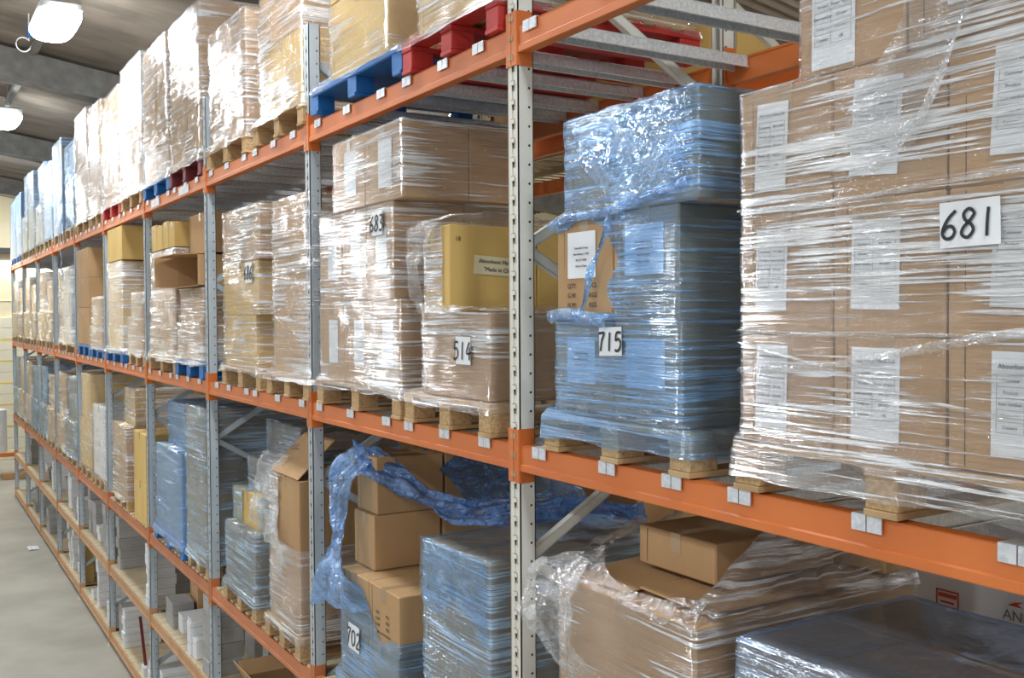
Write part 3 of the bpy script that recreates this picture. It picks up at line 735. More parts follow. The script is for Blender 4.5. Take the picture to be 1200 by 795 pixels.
# fifth bay
load('load on red pallet, top level, fifth bay', [(0, 1.0, 11.62, 12.68, 5.235, 5.9, 2, 1, 'card'), (0, 1.0, 11.62, 12.68, 5.9, 6.5, 2, 1, 'card')], 'film2', 'red', (-.02, 1.0, 11.58, 12.68), .6)
load('right load, top level, fifth bay', [(0, 1.0, 10.46, 11.50, 5.235, 5.9, 2, 1, 'card'), (0, 1.0, 10.46, 11.50, 5.9, 6.6, 2, 1, 'white')], 'film2', 'wood', (-.02, 1.0, 10.44, 11.52), .6)
load('left load, middle level, fifth bay', [(0, .9, 11.63, 12.48, 3.59, 4.12, 1, 1, 'card_y'), (0, .9, 11.63, 12.48, 4.12, 4.57, 1, 1, 'card_y')], 'film2', 'blue', (-.02, 1.0, 11.58, 12.6), .6, flare=.06)
carton(.0, .9, 11.60, 12.50, 4.585, 4.96, 'card_y', 'large plain tan carton on top of left load, fifth bay', None)
load('right load, middle level, fifth bay', [(0, 1.0, 10.50, 11.30, 3.59, 3.95, 1, 1, 'card'), (0, 1.0, 10.5, 11.1, 3.95, 4.2, 1, 1, 'card')], 'film2', 'wood', None, .6, flare=.03)
# sixth bay
load('left load, top level, sixth bay', [(0, 1.0, 13.78, 14.84, 5.235, 5.95, 1, 1, 'card'), (0, 1.0, 13.78, 14.84, 5.95, 6.65, 1, 1, 'card')], 'film2', 'wood', None, .5)
load('right load, top level, sixth bay', [(0, 1.0, 12.84, 13.72, 5.235, 5.9, 1, 1, 'card'), (0, 1.0, 12.84, 13.72, 5.9, 6.57, 1, 1, 'card_y')], 'film2', 'wood', None, .5)
for i, (za, zb) in enumerate(((3.59, 4.08), (4.08, 4.47), (4.47, 4.86))):
    carton(.0, 1.0, 13.95, 14.88, za, zb, 'card', f'plain brown carton, {["bottom", "middle", "top"][i]} of three, middle level, sixth bay', 'plain cartons in the sixth bay')
pallet(0, 1.0, 13.93, 14.9, 3.445, 'blue', 'blue plastic pallet under three plain cartons, sixth bay')
load('right load, middle level, sixth bay', [(0, 1.0, 12.9, 13.8, 3.59, 3.85, 1, 1, 'card'), (0, .8, 12.9, 13.65, 3.85, 4.2, 1, 1, 'card')], 'film2', 'blue', None, .5, flare=.03)
# seventh to tenth bay, top
load('left load, top level, seventh bay', [(0, 1.0, 16.2, 17.25, 5.235, 5.9, 1, 1, 'grey'), (0, .95, 16.2, 17.2, 5.9, 6.62, 1, 1, 'card')], 'filmb2', 'wood', None, .5)
def drum_column(x, y, z0, n, r, h, label):
    ro = root('foil_drum_stack', (x, y, z0), label, 'drum stack')
    for i in range(n):
        mb = MB(); mb.tube([(0, 0, i * h + .004), (0, 0, i * h + h * .12), (0, 0, i * h + h * .88), (0, 0, i * h + h)], [r * .93, r, r, r * .93], 14); part('drum', mb, 'mirrorsil', ro)
    return ro
pallet(0, 1.0, 14.98, 16.0, 5.09, 'wood', 'wooden pallet under foil drums, top level, seventh bay')
for i, (x, y) in enumerate(((.25, 15.75), (.25, 15.25), (.72, 15.75), (.72, 15.25))):
    drum_column(x, y, 5.235, 3, .225, .38, f'silver drum stack, {["front left", "front right", "rear left", "rear right"][i]}, top level, seventh bay')
o = wrap('drums', [(.02, .98, 15.0, 16.0, 5.235, 6.42, 1, 1, '')], 'filmb2', 'pale film round foil drums, top level, seventh bay', q=.5)
crumpled([(-.03, 16.12, 5.45), (-.06, 16.12, 5.2), (-.06, 16.08, 4.9), (-.05, 16.02, 4.55)], [(-.03, 15.92, 5.4), (-.06, 16.0, 5.2), (-.06, 15.97, 4.9), (-.05, 15.88, 4.55)], 20, 6, .03, 6, 2, 'bluesack', 'blue film ribbon hanging below top beam, seventh bay', 'film_ribbon')
load('left load, top level, eighth bay', [(0, 1.0, 18.6, 19.68, 5.235, 5.9, 1, 1, 'card'), (.05, .95, 18.65, 19.6, 5.9, 6.6, 1, 1, 'grey')], 'filmb2', 'wood', None, .5)
load('right load, top level, eighth bay', [(0, 1.0, 17.5, 18.5, 5.235, 5.9, 1, 1, 'grey'), (0, 1.0, 17.5, 18.5, 5.9, 6.45, 1, 1, 'card')], 'filmb2', 'wood', None, .5)
load('left load, top level, ninth bay', [(0, 1.0, 21.0, 22.0, 5.235, 5.9, 1, 1, 'card'), (.05, .95, 21.05, 21.95, 5.9, 6.7, 1, 1, 'grey')], 'filmb2', 'wood', None, .5)
load('right load, top level, ninth bay', [(0, 1.0, 19.85, 20.9, 5.235, 5.9, 1, 1, 'card'), (0, 1.0, 19.85, 20.9, 5.9, 6.6, 1, 1, 'grey')], 'filmb2', 'wood', None, .5)
load('left load, top level, tenth bay', [(0, 1.0, 23.3, 24.38, 5.235, 5.8, 1, 1, 'grey'), (0, 1.0, 23.3, 24.3, 5.8, 6.4, 1, 1, 'grey')], 'filmb', 'blue', None, .5)
load('right load, top level, tenth bay', [(0, 1.0, 22.2, 23.2, 5.235, 5.8, 1, 1, 'grey'), (0, 1.0, 22.2, 23.2, 5.8, 6.45, 1, 1, 'grey')], 'filmb', 'blue', None, .5)
# middle level of the far bays
pallet(0, 1.0, 15.2, 16.95, 3.445, 'wood', 'wooden pallet under foil drums, middle level, seventh bay')
for i, (x, y) in enumerate(((.25, 16.4), (.25, 15.75), (.75, 16.4), (.75, 15.75))):
    drum_column(x, y, 3.59, 3, .24, .36, f'silver drum stack, {["front left", "front right", "rear left", "rear right"][i]}, middle level, seventh bay')
wrap('drums', [(.0, 1.0, 15.35, 16.75, 3.59, 4.68, 1, 1, '')], 'film2', 'clear film round foil drums, middle level, seventh bay', q=.5, flare=.04)
for k, nm in ((6, 'eighth'), (7, 'ninth'), (8, 'tenth')):
    b0, b1 = bay(k)
    for s, (ya, yb, h, mt) in enumerate(((b0 + .12, b0 + 1.05, 4.55, 'card'), (b0 + 1.15, b0 + 2.15, 4.72, 'card_y'))):
        load(f'{["right", "left"][s]} load, middle level, {nm} bay', [(0, 1.0, ya, yb, 3.59, 4.05, 1, 1, mt), (.03, .95, ya + .1, yb - .08, 4.05, h, 1, 1, 'card')], 'film2', 'wood', None, .45, flare=.03)

# third level (z 1.8): slatted decks, pallets on top
ZA = 1.796 + .022
cs, f702 = load('torn blue load marked 702', [(0, 1.0, 4.50, 5.26, 1.965, 2.25, 2, 2, 'card'), (0, 1.0, 4.49, 5.26, 2.25, 2.555, 2, 2, 'card')], 'filmb', 'wood', (-.02, 1.0, 4.46, 5.30), 1.3, flabel='blue film round load marked 702, torn from its upper rows', hole=lambda p: p.z > 2.30 + .22 * max(0, min(1, (p.y - 4.7) / .3)) + .02 * math.sin(p.y * 17) and not (p.z < 2.5 and p.y > 5.0))
number_sheet(f702, 'x', (-.51, .17, .33), .15, .14, '702', .09, -.02, .010)
for i, (za, zb, xa) in enumerate(((2.558, 2.86, .10), (2.862, 3.175, .12))):
    for j in (0, 1):
        carton(xa + j * .42, xa + .41 + j * .42, 5.02 - .0 * i, 5.30, za, zb, 'card_y' if 0 else 'card', f'brown carton, {["lower", "upper"][i]} {["front", "rear"][j]} of four stacked on load marked 702', 'loose cartons on load marked 702')
o = sheet(link('paper_sheet', None), 'x', (0, 0, 0), .18, .12); pr_ = o.parent; pr_.location = (.42, 4.72, 2.562); tag(pr_, 'loose white paper lying on brown carton by load marked 702', 'paper')
o.matrix_local = Matrix.Rotation(.5, 4, 'Z')
shipping_text(cs[1][(0, 0)], -.2505, .0, .17, .9)
crumpled([(.10, 5.30, 3.22), (-.02, 5.33, 3.05), (-.05, 5.30, 2.85), (-.06, 5.22, 2.72), (-.10, 5.36, 2.50), (-.10, 5.42, 2.32)],
         [(.16, 5.05, 3.20), (.04, 5.12, 3.05), (-.0, 5.14, 2.85), (-.04, 5.12, 2.72), (-.10, 4.95, 2.50), (-.06, 4.74, 2.42)], 60, 34, .05, 5.5, 21, 'crumpb', 'torn blue film hanging down at left of load marked 702', 'hanging_film', None, .012)
crumpled([(.1, 5.30, 3.24), (.2, 5.05, 3.20), (.35, 4.90, 3.04), (.5, 4.72, 2.96), (.75, 4.45, 2.98), (1.0, 4.25, 2.98), (1.15, 4.0, 2.98)],
         [(.04, 5.05, 3.10), (.16, 4.95, 3.02), (.3, 4.78, 2.92), (.45, 4.62, 2.84), (.7, 4.4, 2.86), (.95, 4.2, 2.89), (1.1, 3.9, 2.91)], 70, 24, .05, 6.5, 31, 'crumpbd', 'rope of bunched blue film trailing right from load marked 702', 'bunched_film', None, .015)
crumpled([(.5, 5.28, 3.20), (.7, 5.0, 3.18), (.95, 4.7, 3.12), (1.05, 4.5, 3.05)], [(.5, 4.72, 2.96), (.7, 4.55, 2.95), (.9, 4.4, 2.95), (1.05, 4.3, 2.95)], 36, 24, .04, 6, 44, 'crumpbd', 'thin blue film veil behind the bunched film', 'hanging_film')
T0R = [(0, 1.08, 3.59, 4.22, 1.965, 2.43, 2, 1, 'card'), (0, 1.08, 3.59, 4.22, 2.43, 2.905, 2, 1, 'card')]
load('blue wrapped load behind nearest upright, third level', T0R, 'filmb2', 'wood', (-.02, 1.0, 3.56, 4.26), 1.6, flabel='pale blue film round load left of nearest upright, third level')
crumpled([(-.015, 4.22, 2.92), (-.02, 4.0, 2.925), (-.02, 3.8, 2.925), (-.015, 3.60, 2.92)], [(-.02, 4.22, 2.66), (-.03, 4.05, 2.60), (-.03, 3.85, 2.70), (-.02, 3.60, 2.55)], 30, 20, .012, 8, 51, 'crumpt', 'bunched blue film over front of load left of nearest upright', 'bunched_film')
# brown torn load, nearest bay
TBR = [(-.04, 1.0, 2.29, 3.01, 1.965, 2.5, 1, 1, 'card'), (-.04, 1.0, 2.28, 3.02, 2.5, 3.0, 1, 1, 'card')]
cs, fbr = load('torn brown load, third level, nearest bay', TBR, 'film', 'wood', (-.02, 1.0, 2.26, 3.04), 1.8, flabel='clear film round torn brown load, ragged at its top', top=False)
r = root('cardboard_sheet', (0, 2.3, 3.005), 'flat brown cardboard flaps lying over the torn brown load', 'cardboard')
part('flap', MB().box(.0, .75, .38, .70, .0, .006, 0, Matrix.Rotation(-.05, 4, 'Y')), 'card', r)
part('flap', MB().box(.05, .85, .02, .36, .01, .016, 0, Matrix.Rotation(.02, 4, 'X')), 'card', r)
carton(.22, .80, 2.47, 2.88, 3.045, 3.185, 'card_d' if 0 else 'card', 'small closed brown carton lying on the torn brown load', None)
carton(.86, 1.1, 2.3, 2.78, 3.03, 3.24, 'card', 'brown carton edge behind small carton on the torn load', None)
crumpled([(-.05, 3.06, 3.08), (-.12, 3.12, 2.98), (-.16, 3.10, 2.84), (-.10, 3.04, 2.74), (-.05, 2.95, 2.66)], [(.1, 2.92, 3.10), (-.04, 2.88, 3.02), (-.09, 2.86, 2.90), (-.08, 2.84, 2.78), (-.05, 2.80, 2.70)], 44, 30, .045, 8, 61, 'crump', None, 'bulging_film', fbr, .008)
crumpled([(-.05, 3.04, 3.0), (-.06, 2.8, 3.01), (-.06, 2.5, 2.99), (-.05, 2.28, 3.0)], [(.12, 2.95, 3.09), (.0, 2.75, 3.05), (.0, 2.5, 3.03), (.06, 2.34, 3.06)], 40, 10, .02, 9, 71, 'crump', None, 'ragged_edge', fbr)
crumpled([(-.04, 2.27, 2.99), (.25, 2.27, 2.99), (.6, 2.27, 2.99), (1.0, 2.27, 2.99)], [(.02, 2.34, 3.05), (.35, 2.4, 3.22), (.7, 2.45, 3.34), (1.15, 2.5, 3.38)], 44, 30, .035, 7, 81, 'film2', None, 'raised_film', fbr, .012)
crumpled([(.1, 3.05, 3.08), (.4, 3.04, 3.12), (.8, 3.02, 3.2), (1.1, 3.0, 3.3)], [(.14, 2.92, 3.14), (.45, 2.86, 3.24), (.8, 2.7, 3.32), (1.12, 2.55, 3.36)], 36, 20, .03, 8, 91, 'crump', None, 'raised_film', fbr, .008)
# dark blue-grey wrapped load, bottom right corner
load('dark wrapped load, bottom right, nearest bay', [(0, .78, 1.12, 2.15, 1.965, 2.45, 2, 2, 'card'), (0, .78, 1.12, 2.15, 2.45, 3.0, 2, 2, 'card')], 'filmdk', 'wood', None, 2.0, flabel='blue-grey film round dark load in bottom right corner')
# third bay
load('stepped blue load, third level, third bay', [(0, 1.0, 6.86, 7.58, 1.965, 2.42, 1, 1, 'card'), (.05, 1.0, 6.86, 7.55, 2.42, 2.68, 1, 1, 'card_y'), (.12, 1.0, 6.80, 7.40, 2.68, 2.92, 1, 1, 'card_d'), (.25, 1.0, 6.62, 7.35, 2.92, 3.18, 1, 1, 'card_d')], 'filmb2', 'wood', (-.02, 1.0, 6.8, 7.62), 1.0, hole=lambda p: p.x < .07 and 2.44 < p.z < 2.70 and 6.9 < p.y < 7.3)
load('tall load with open lid, third level, third bay', [(0, 1.0, 5.94, 6.52, 1.965, 2.42, 1, 1, 'card'), (0, 1.0, 5.94, 6.50, 2.42, 2.93, 1, 1, 'card')], 'film', 'wood', (-.02, 1.0, 5.9, 6.6), 1.1, hole=lambda p: p.z > 2.5 and p.y < 6.35 - (p.z - 2.5) * .2, top=False)
r = root('cardboard_sheet', (0.0, 5.95, 2.935), 'open cardboard flap standing up on tall load, third bay', 'cardboard')
part('flap', MB().box(0, .34, 0, .54, 0, .006, 0, Matrix.Rotation(-.75, 4, 'Y')), 'card', r)
part('flap', MB().box(.45, .8, 0, .54, 0, .006, 0, Matrix.Rotation(-.12, 4, 'Y')), 'card', r)
crumpled([(-.02, 6.56, 3.05), (-.05, 6.62, 2.9), (-.08, 6.72, 2.7), (-.07, 6.74, 2.58)], [(.1, 6.30, 3.04), (-.02, 6.34, 2.9), (-.04, 6.26, 2.65), (-.03, 6.0, 2.36)], 40, 24, .04, 6, 101, 'crump', 'torn clear film hanging at left of tall load, third bay', 'hanging_film', None, .01)
crumpled([(.0, 6.56, 3.06), (.2, 6.2, 3.1), (.4, 5.9, 3.1)], [(.5, 6.56, 3.14), (.6, 6.2, 3.16), (.8, 5.95, 3.14)], 24, 20, .03, 7, 111, 'crump', 'clear film lying across the top of tall load, third bay', 'loose_film')
# fourth bay
load('tall blue load, third level, fourth bay', [(0, 1.0, 9.0, 10.0, 1.965, 2.75, 2, 1, 'grey'), (.1, .9, 9.1, 9.9, 2.75, 3.15, 1, 1, 'grey')], 'filmb', 'blue', (-.02, 1.0, 8.9, 10.05), 1.0, flare=.05)
load('right silvery load, third level, fourth bay', [(0, 1.0, 8.14, 8.80, 1.965, 2.6, 2, 1, 'card'), (0, 1.0, 8.14, 8.80, 2.6, 3.2, 2, 1, 'card')], 'filmb2', 'wood', None, 1.0, flare=.03)
# fifth bay
load('left load, third level, fifth bay', [(0, 1.0, 11.5, 12.3, 1.965, 2.75, 1, 1, 'card'), (.1, .9, 11.55, 12.1, 2.75, 3.15, 1, 1, 'card_y')], 'film2', 'wood', None, .7, flare=.04)
for i, (za, zb) in enumerate(((1.82, 2.25), (2.25, 2.76))):
    carton(.0, .75, 10.5, 11.12, za, zb, 'card_y', f'plain tan carton, {["lower", "upper"][i]} of two, third level, fifth bay', 'plain tan cartons in the fifth bay')
# sixth bay
load('left load, third level, sixth bay', [(0, 1.0, 13.9, 14.8, 1.965, 2.6, 1, 1, 'card_y'), (0, 1.0, 13.95, 14.6, 2.6, 3.2, 1, 1, 'card_y')], 'film3', 'wood', None, .5)
load('white load, third level, sixth bay', [(0, .9, 12.9, 13.7, 1.965, 2.4, 1, 1, 'white'), (0, .9, 12.9, 13.7, 2.4, 2.85, 1, 1, 'white')], 'film3', 'wood', None, .5)
for k, nm in ((5, 'seventh'), (6, 'eighth'), (7, 'ninth'), (8, 'tenth')):
    b0, b1 = bay(k)
    for s, (ya, yb, h, mt) in enumerate(((b0 + .1, b0 + 1.05, 3.0 + .05 * (k % 3), 'card'), (b0 + 1.15, b0 + 2.15, 3.1, ('card_y', 'card')[k % 2]))):
        load(f'{["right", "left"][s]} load, third level, {nm} bay', [(0, 1.0, ya, yb, 1.965, 2.45, 1, 1, mt), (.03, .95, ya + .1, yb - .1, 2.45, h, 1, 1, 'card')], ['film2', 'filmb2', 'film2', 'filmb'][(k + s) % 4], 'wood', None, .45, flare=.03)

# ------------------------------------------------------------------ small cartons on the two lowest levels
CPROTO = {}
def small_carton(x0, x1, y0, y1, z0, z1, mat, label, group, tilt=0.0, name='small_carton'):
    """flat-packed product box: body with a tuck lid line"""
    w, d, h = x1 - x0, y1 - y0, z1 - z0
    mb = MB().cbox(-w / 2, w / 2, -d / 2, d / 2, 0, h - .001, .003, 0, .001)
    mb.box(-w / 2 - .0006, -w / 2 + .001, -d / 2 + .004, d / 2 - .004, h * .72, h * .72 + .0025, 1)
    mb.box(-w / 2 + .004, w / 2 - .004, -d / 2 - .0006, -d / 2 + .001, h * .72, h * .72 + .0025, 1)
    o = link(name, mb.mesh(name, [mat, 'ink_g']), None, ((x0 + x1) / 2, (y0 + y1) / 2, z0)); o.rotation_euler.z = tilt
    return tag(o, label, 'box', group)
rs = random.Random(11)
UP = ['bottom', 'second up', 'third up', 'fourth up', 'fifth up', 'sixth up', 'seventh up', 'eighth up', 'ninth up']
def stock(k, lv, stacks):
    """stacks: (dy from bay start, width, x, depth, n, h, mat) counted from the left as seen"""
    b0, _ = bay(k); z = ZL[lv] + .021
    n_ = len(stacks)
    for s, (dy, w, x, d, n, h, mat) in enumerate(stacks):
        zz = z
        for i in range(n):
            j = rs.uniform(-.012, .012)
            small_carton(x + j, x + d + j, b0 + dy, b0 + dy + w, zz, zz + h, mat,
                         f'small {"white" if mat == "white" else ("brown" if mat[:4] == "card" else "grey")} carton, {UP[i]}, {ORD[s]} stack from right, {LEVEL[lv]}, {bayname(k)[:-11]} bay', f'small cartons on {LEVEL[lv]}, {bayname(k)}', rs.uniform(-.05, .05))
            zz += h + .0008
G = 'grey'; W_ = 'white'
stock(1, 'A2', [(.25, .22, .55, .4, 2, .2, G), (1.05, .26, .1, .25, 1, .10, W_), (1.45, .42, .5, .45, 3, .21, G), (1.95, .16, .35, .3, 4, .16, G), (.8, .4, .62, .4, 3, .2, G)])
stock(2, 'A2', [(.12, .20, .03, .28, 6, .13, G), (.62, .12, .03, .25, 1, .17, W_), (.76, .12, .03, .25, 2, .14, W_), (.30, .3, .45, .3, 4, .15, G), (.80, .26, .42, .3, 3, .16, G), (1.20, .17, .14, .34, 1, .18, W_), (1.40, .17, .12, .34, 1, .17, W_), (1.25, .30, .5, .28, 3, .14, G), (1.72, .24, .6, .28, 4, .15, G), (1.62, .3, .08, .2, 2, .12, G), (2.0, .2, .55, .35, 4, .17, G)])
stock(3, 'A2', [(.10, .17, .03, .26, 6, .105, W_), (.5, .2, .30, .3, 5, .11, G), (.78, .15, .22, .25, 3, .11, G), (1.0, .2, .45, .3, 5, .13, G), (1.3, .2, .5, .3, 4, .14, G), (1.9, .2, .06, .4, 5, .12, G), (.2, .25, .62, .35, 4, .17, G), (1.58, .28, .62, .35, 4, .17, G)])
stock(4, 'A2', [(.1, .3, .05, .3, 3, .13, G), (.5, .22, .06, .3, 4, .15, G), (.8, .25, .25, .3, 4, .13, G), (1.2, .2, .1, .3, 2, .1, W_), (1.55, .3, .1, .35, 3, .15, G), (.85, .4, .65, .35, 3, .2, G), (1.9, .25, .1, .4, 4, .15, G)])
stock(1, 'A3', [(1.3, .3, .2, .4, 2, .2, G), (1.8, .3, .1, .4, 3, .18, G)])
stock(2, 'A3', [(.5, .3, .1, .4, 3, .17, G), (.95, .2, .08, .3, 4, .1, G), (1.3, .1, .05, .3, 3, .12, W_), (1.62, .3, .45, .4, 3, .15, G), (1.95, .15, .03, .3, 2, .14, W_), (.1, .35, .6, .4, 3, .19, G)])
stock(3, 'A3', [(.18, .2, .05, .3, 2, .1, W_), (.45, .18, .04, .3, 1, .09, W_), (1.7, .35, .06, .5, 4, .095, G), (1.5, .16, .03, .4, 5, .085, W_), (1.2, .35, .5, .4, 3, .17, G), (.2, .4, .6, .4, 3, .18, G), (.75, .4, .6, .4, 3, .2, G)])
stock(4, 'A3', [(.1, .25, .03, .6, 3, .09, W_), (.6, .4, .3, .6, 6, .105, G), (1.05, .16, .05, .3, 6, .11, W_), (1.5, .18, .05, .25, 1, .10, W_), (1.7, .35, .2, .4, 5, .11, G), (.15, .35, .72, .3, 3, .2, G)])
stock(5, 'A3', [(.3, .1, .04, .3, 4, .12, W_), (.45, .4, .12, .5, 6, .11, G), (1.0, .12, .05, .3, 4, .12, W_), (1.3, .1, .05, .3, 3, .12, W_), (1.6, .3, .3, .3, 4, .1, G)])
stock(5, 'A2', [(.15, .3, .05, .3, 3, .12, W_), (.6, .3, .06, .3, 2, .14, G), (1.0, .3, .2, .3, 4, .14, G), (1.5, .3, .1, .35, 3, .16, W_), (1.9, .25, .3, .5, 4, .15, G)])
for k in (6, 7, 8):
    for lv in ('A2', 'A3'):
        st = []; y = .15
        while y < 2.0:
            w = rs.uniform(.22, .42); st.append((y, w, rs.uniform(.04, .3), .35, rs.randint(1, 4), rs.uniform(.12, .17), rs.choice((G, W_, G)))); y += w + rs.uniform(.05, .25)
        stock(k, lv, st)
# brown cartons and boards on those levels
def open_carton(x0, x1, y0, y1, z0, h, label, mat='card', flap=.16, angs=(.5, .9, .4, 1.1)):
    r = root('open_carton', ((x0 + x1) / 2, (y0 + y1) / 2, z0), label, 'box'); w, d = (x1 - x0) / 2, (y1 - y0) / 2; t = .006
    mb = MB().box(-w, w, -d, -d + t, 0, h).box(-w, w, d - t, d, 0, h).box(-w, -w + t, -d, d, 0, h).box(w - t, w, -d, d, 0, h).box(-w, w, -d, d, 0, t)
    part('body', mb, mat, r)
    for i, (mx, ax, sg) in enumerate((((-w, 0), 'Y', -1), ((w, 0), 'Y', 1), ((0, -d), 'X', 1), ((0, d), 'X', -1))):
        R = Matrix.Translation((mx[0], mx[1], h)) @ Matrix.Rotation(sg * angs[i], 4, ax)
        m2 = MB()
        if ax == 'Y': m2.box(-t, 0, -d, d, 0, flap, 0, R)
        else: m2.box(-w, w, -t, 0, 0, flap, 0, R)
        part('flap', m2, mat, r)
    return r
b1_, _ = bay(1); b2_, _ = bay(2); b3_, _ = bay(3); b4_, _ = bay(4)
zA2 = .972 + .021; zA3 = .158 + .021
open_carton(.1, .75, b1_ + 1.15, b1_ + 1.75, zA2, .22, 'open brown carton with raised flaps, fourth level, third bay')
def leaning(y, x, z, ang, w, h, label, mat='card'):
    r = root('leaning_board', (x, y, z), label, 'board'); o = part('board', MB().box(0, w, -.006, .006, 0, h), mat, r); o.rotation_euler = (ang, 0, 0); return r
leaning(b1_ + .75, .12, zA2, .35, .5, .5, 'brown cardboard leaning left, fourth level, third bay')
leaning(b1_ + .45, .12, zA2, .35, .5, .52, 'brown cardboard leaning against another, fourth level, third bay')
carton(.3, .62, b2_ + 1.62, b2_ + 1.9, zA2, zA2 + .42, 'card', 'tall brown carton with white label, fourth level, fourth bay', None)
leaning(b3_ + .5, .05, zA3, -.5, .03, .62, 'dark red timber leaning on the bottom level, fifth bay', 'maroon')
carton(.5, .9, b3_ + .95, b3_ + 1.4, zA3, zA3 + .12, 'card', 'flat brown carton, bottom level, fifth bay', None)
carton(.12, .5, b4_ + .55, b4_ + 1.0, zA3 + .645 - .01, zA3 + .70, 'card', 'thin brown carton on grey cartons, bottom level, sixth bay', None) if 0 else None
carton(.04, .2, bay(5)[0] + .06, bay(5)[0] + .26, zA3, zA3 + .55, 'card_y', 'tall narrow tan carton at bottom level, seventh bay', None)
carton(.3, .8, bay(6)[0] + .5, bay(6)[0] + .9, zA3, zA3 + .4, 'card', 'square brown carton, bottom level, eighth bay', None) if 0 else None
# blue plastic sheeting bundles, third level, far bays
def sack(x, y, z, rx, ry, rz, mat, label):
    rows = []; sd = random.random() * 30
    for i in range(13):
        a = -PI / 2 + PI * i / 12; rr = math.cos(a); row = []
        for k in range(18):
            b = 2 * PI * k / 18; d = Vector((math.cos(b) * rr, math.sin(b) * rr, math.sin(a))); q = 1 + .22 * noise.noise(d * 2 + Vector((sd, 0, 0)))
            row.append((d.x * rx * q, d.y * ry * q, max(0, (d.z * q + 1) * rz)))
        rows.append(row)
    mb = MB(); mb.sm = True; mb.grid(rows, 0, True)
    return tag(link('plastic_sack', mb.mesh('plastic_sack', mat), None, (x, y, z)), label, 'sack')

# ------------------------------------------------------------------ the rack row behind, seen through the gaps
XR = 1.30
for i in (-2, -1, 0, 1, 2, 3):
    upright(py(i) + .22, XR, XR + RD + .07, 'post', f'cream upright of the rear rack row, {ORD[i + 2]} from right', 'uprights of the rear rack row', False, NODES)
for k in (-2, -1, 0, 1, 2):
    ya, yb = py(k) + .22, py(k + 1) + .22 - PW
    for z, nm in ((2.67, 'lower'), (5.03, 'upper')):
        beam(ya, yb, XR, z, 'orange', f'orange front beam of rear row, {nm} level, {ORD[k + 2]} bay from right', 'beams of the rear rack row')
        beam(ya, yb, XR + RD + .07, z, 'orange', f'orange back beam of rear row, {nm} level, {ORD[k + 2]} bay from right', 'beams of the rear rack row', flip=True)
        r = root('slatted_deck', (XR, ya, z), f'pale slatted deck of rear row, {nm} level, {ORD[k + 2]} bay from right', 'shelf deck', 'slatted decks of the rear row')
        mb = MB(); y = .03
        while y < yb - ya - .1: mb.cbox(.01, RD + .05, y, y + .07, .001, .022, .002, 0, .001); y += .125
        mb.box(.3, .34, .02, yb - ya - .02, -.04, 0); mb.box(.75, .79, .02, yb - ya - .02, -.04, 0)
        part('slats', mb, 'deckwood', r)
# things standing on it
g = 'cartons on the rear rack row'
for i, (x0, x1, y0, y1, z0, z1, mt, lb) in enumerate((
    (1.5, 2.2, 5.9, 6.5, 2.695, 3.15, 'card', 'brown carton on rear row seen under the middle beam, left of nearest upright'),
    (1.5, 2.2, 7.2, 7.9, 2.695, 3.3, 'card', 'brown carton on rear row, farther left behind the torn blue film'),
    (1.45, 2.2, 6.6, 7.1, 2.695, 3.2, 'grey', 'grey carton on rear row between two brown ones'),
    (1.4, 2.2, 4.1, 5.0, 5.055, 5.6, 'card_y', 'pale yellow carton on rear row top, right of upper level'),
    (1.4, 2.2, 5.2, 6.1, 5.055, 5.7, 'card', 'brown carton high on rear row, seen past nearest upright'),
    (1.5, 2.3, 4.5, 5.4, 3.9, 4.3, 'white', 'pale carton on rear row seen between upright and load marked 715'))):
    if z0 in (3.9, 3.7):
        carton(x0, x1, y0, y1, 2.695, 3.3, 'card', lb.replace('pale', 'lower brown').replace('brown carton on', 'bottom brown carton on') + ', below', g, 0)
        carton(x0, x1, y0, y1, 3.301, 3.75, 'card', lb.replace('seen', 'mid stack'), g, 0)
        carton(x0, x1, y0, y1, 3.751, z1, mt, lb, g, 0)
    else: carton(x0, x1, y0, y1, z0, z1, mt, lb, g, 1)
tag(sack(1.9, 5.5, 2.695, .25, .2, .1, 'bluesack', 'blue plastic bundle on the rear row deck'), None)
r = root('printed_crate', (1.42, 1.55, 2.695), 'long white box printed with ANDREW and a red stamp, rear row', 'box')
part('body', MB().cbox(0, .7, 0, 1.15, 0, .30, .006), 'white', r)
t = text('printed_name', 'ANDREW', .055, 'ink_g', r, 'x', (-.002, .55, .13))
mb = MB().prism([(-.03, -.012), (.0, .004), (.035, .012), (.01, -.002), (.03, -.012)], 'z', 0, .001); o = part('printed_emblem', mb, 'redink', r); put(o, 'x', (-.002, .62, .18))
mb = MB()
for a, b, c, d in ((-.05, .05, .028, .034), (-.05, .05, -.034, -.028), (-.05, -.044, -.034, .034), (.044, .05, -.034, .034), (-.04, .04, .004, .02), (-.03, .03, -.018, -.010)): mb.box(a, b, c, d, 0, .001)
o = part('red_stamp', mb, 'redink', r); put(o, 'x', (-.002, .90, .13))
carton(1.40, 2.1, 1.5, 2.7, 2.998, 3.35, 'white', 'white wrapped package lying on the printed crate, rear row', None, 0)
wrap('crate', [(1.39, 2.11, 1.49, 2.71, 2.998, 3.352, 1, 1, '')], 'crump', 'crumpled clear film round white package on printed crate', q=.8, zbot=2.95)
load('load on rear row, upper level, behind 681', [(1.4, 2.3, .9, 2.0, 5.20, 5.9, 1, 1, 'card_y')], 'film3', 'wood', None, .5)

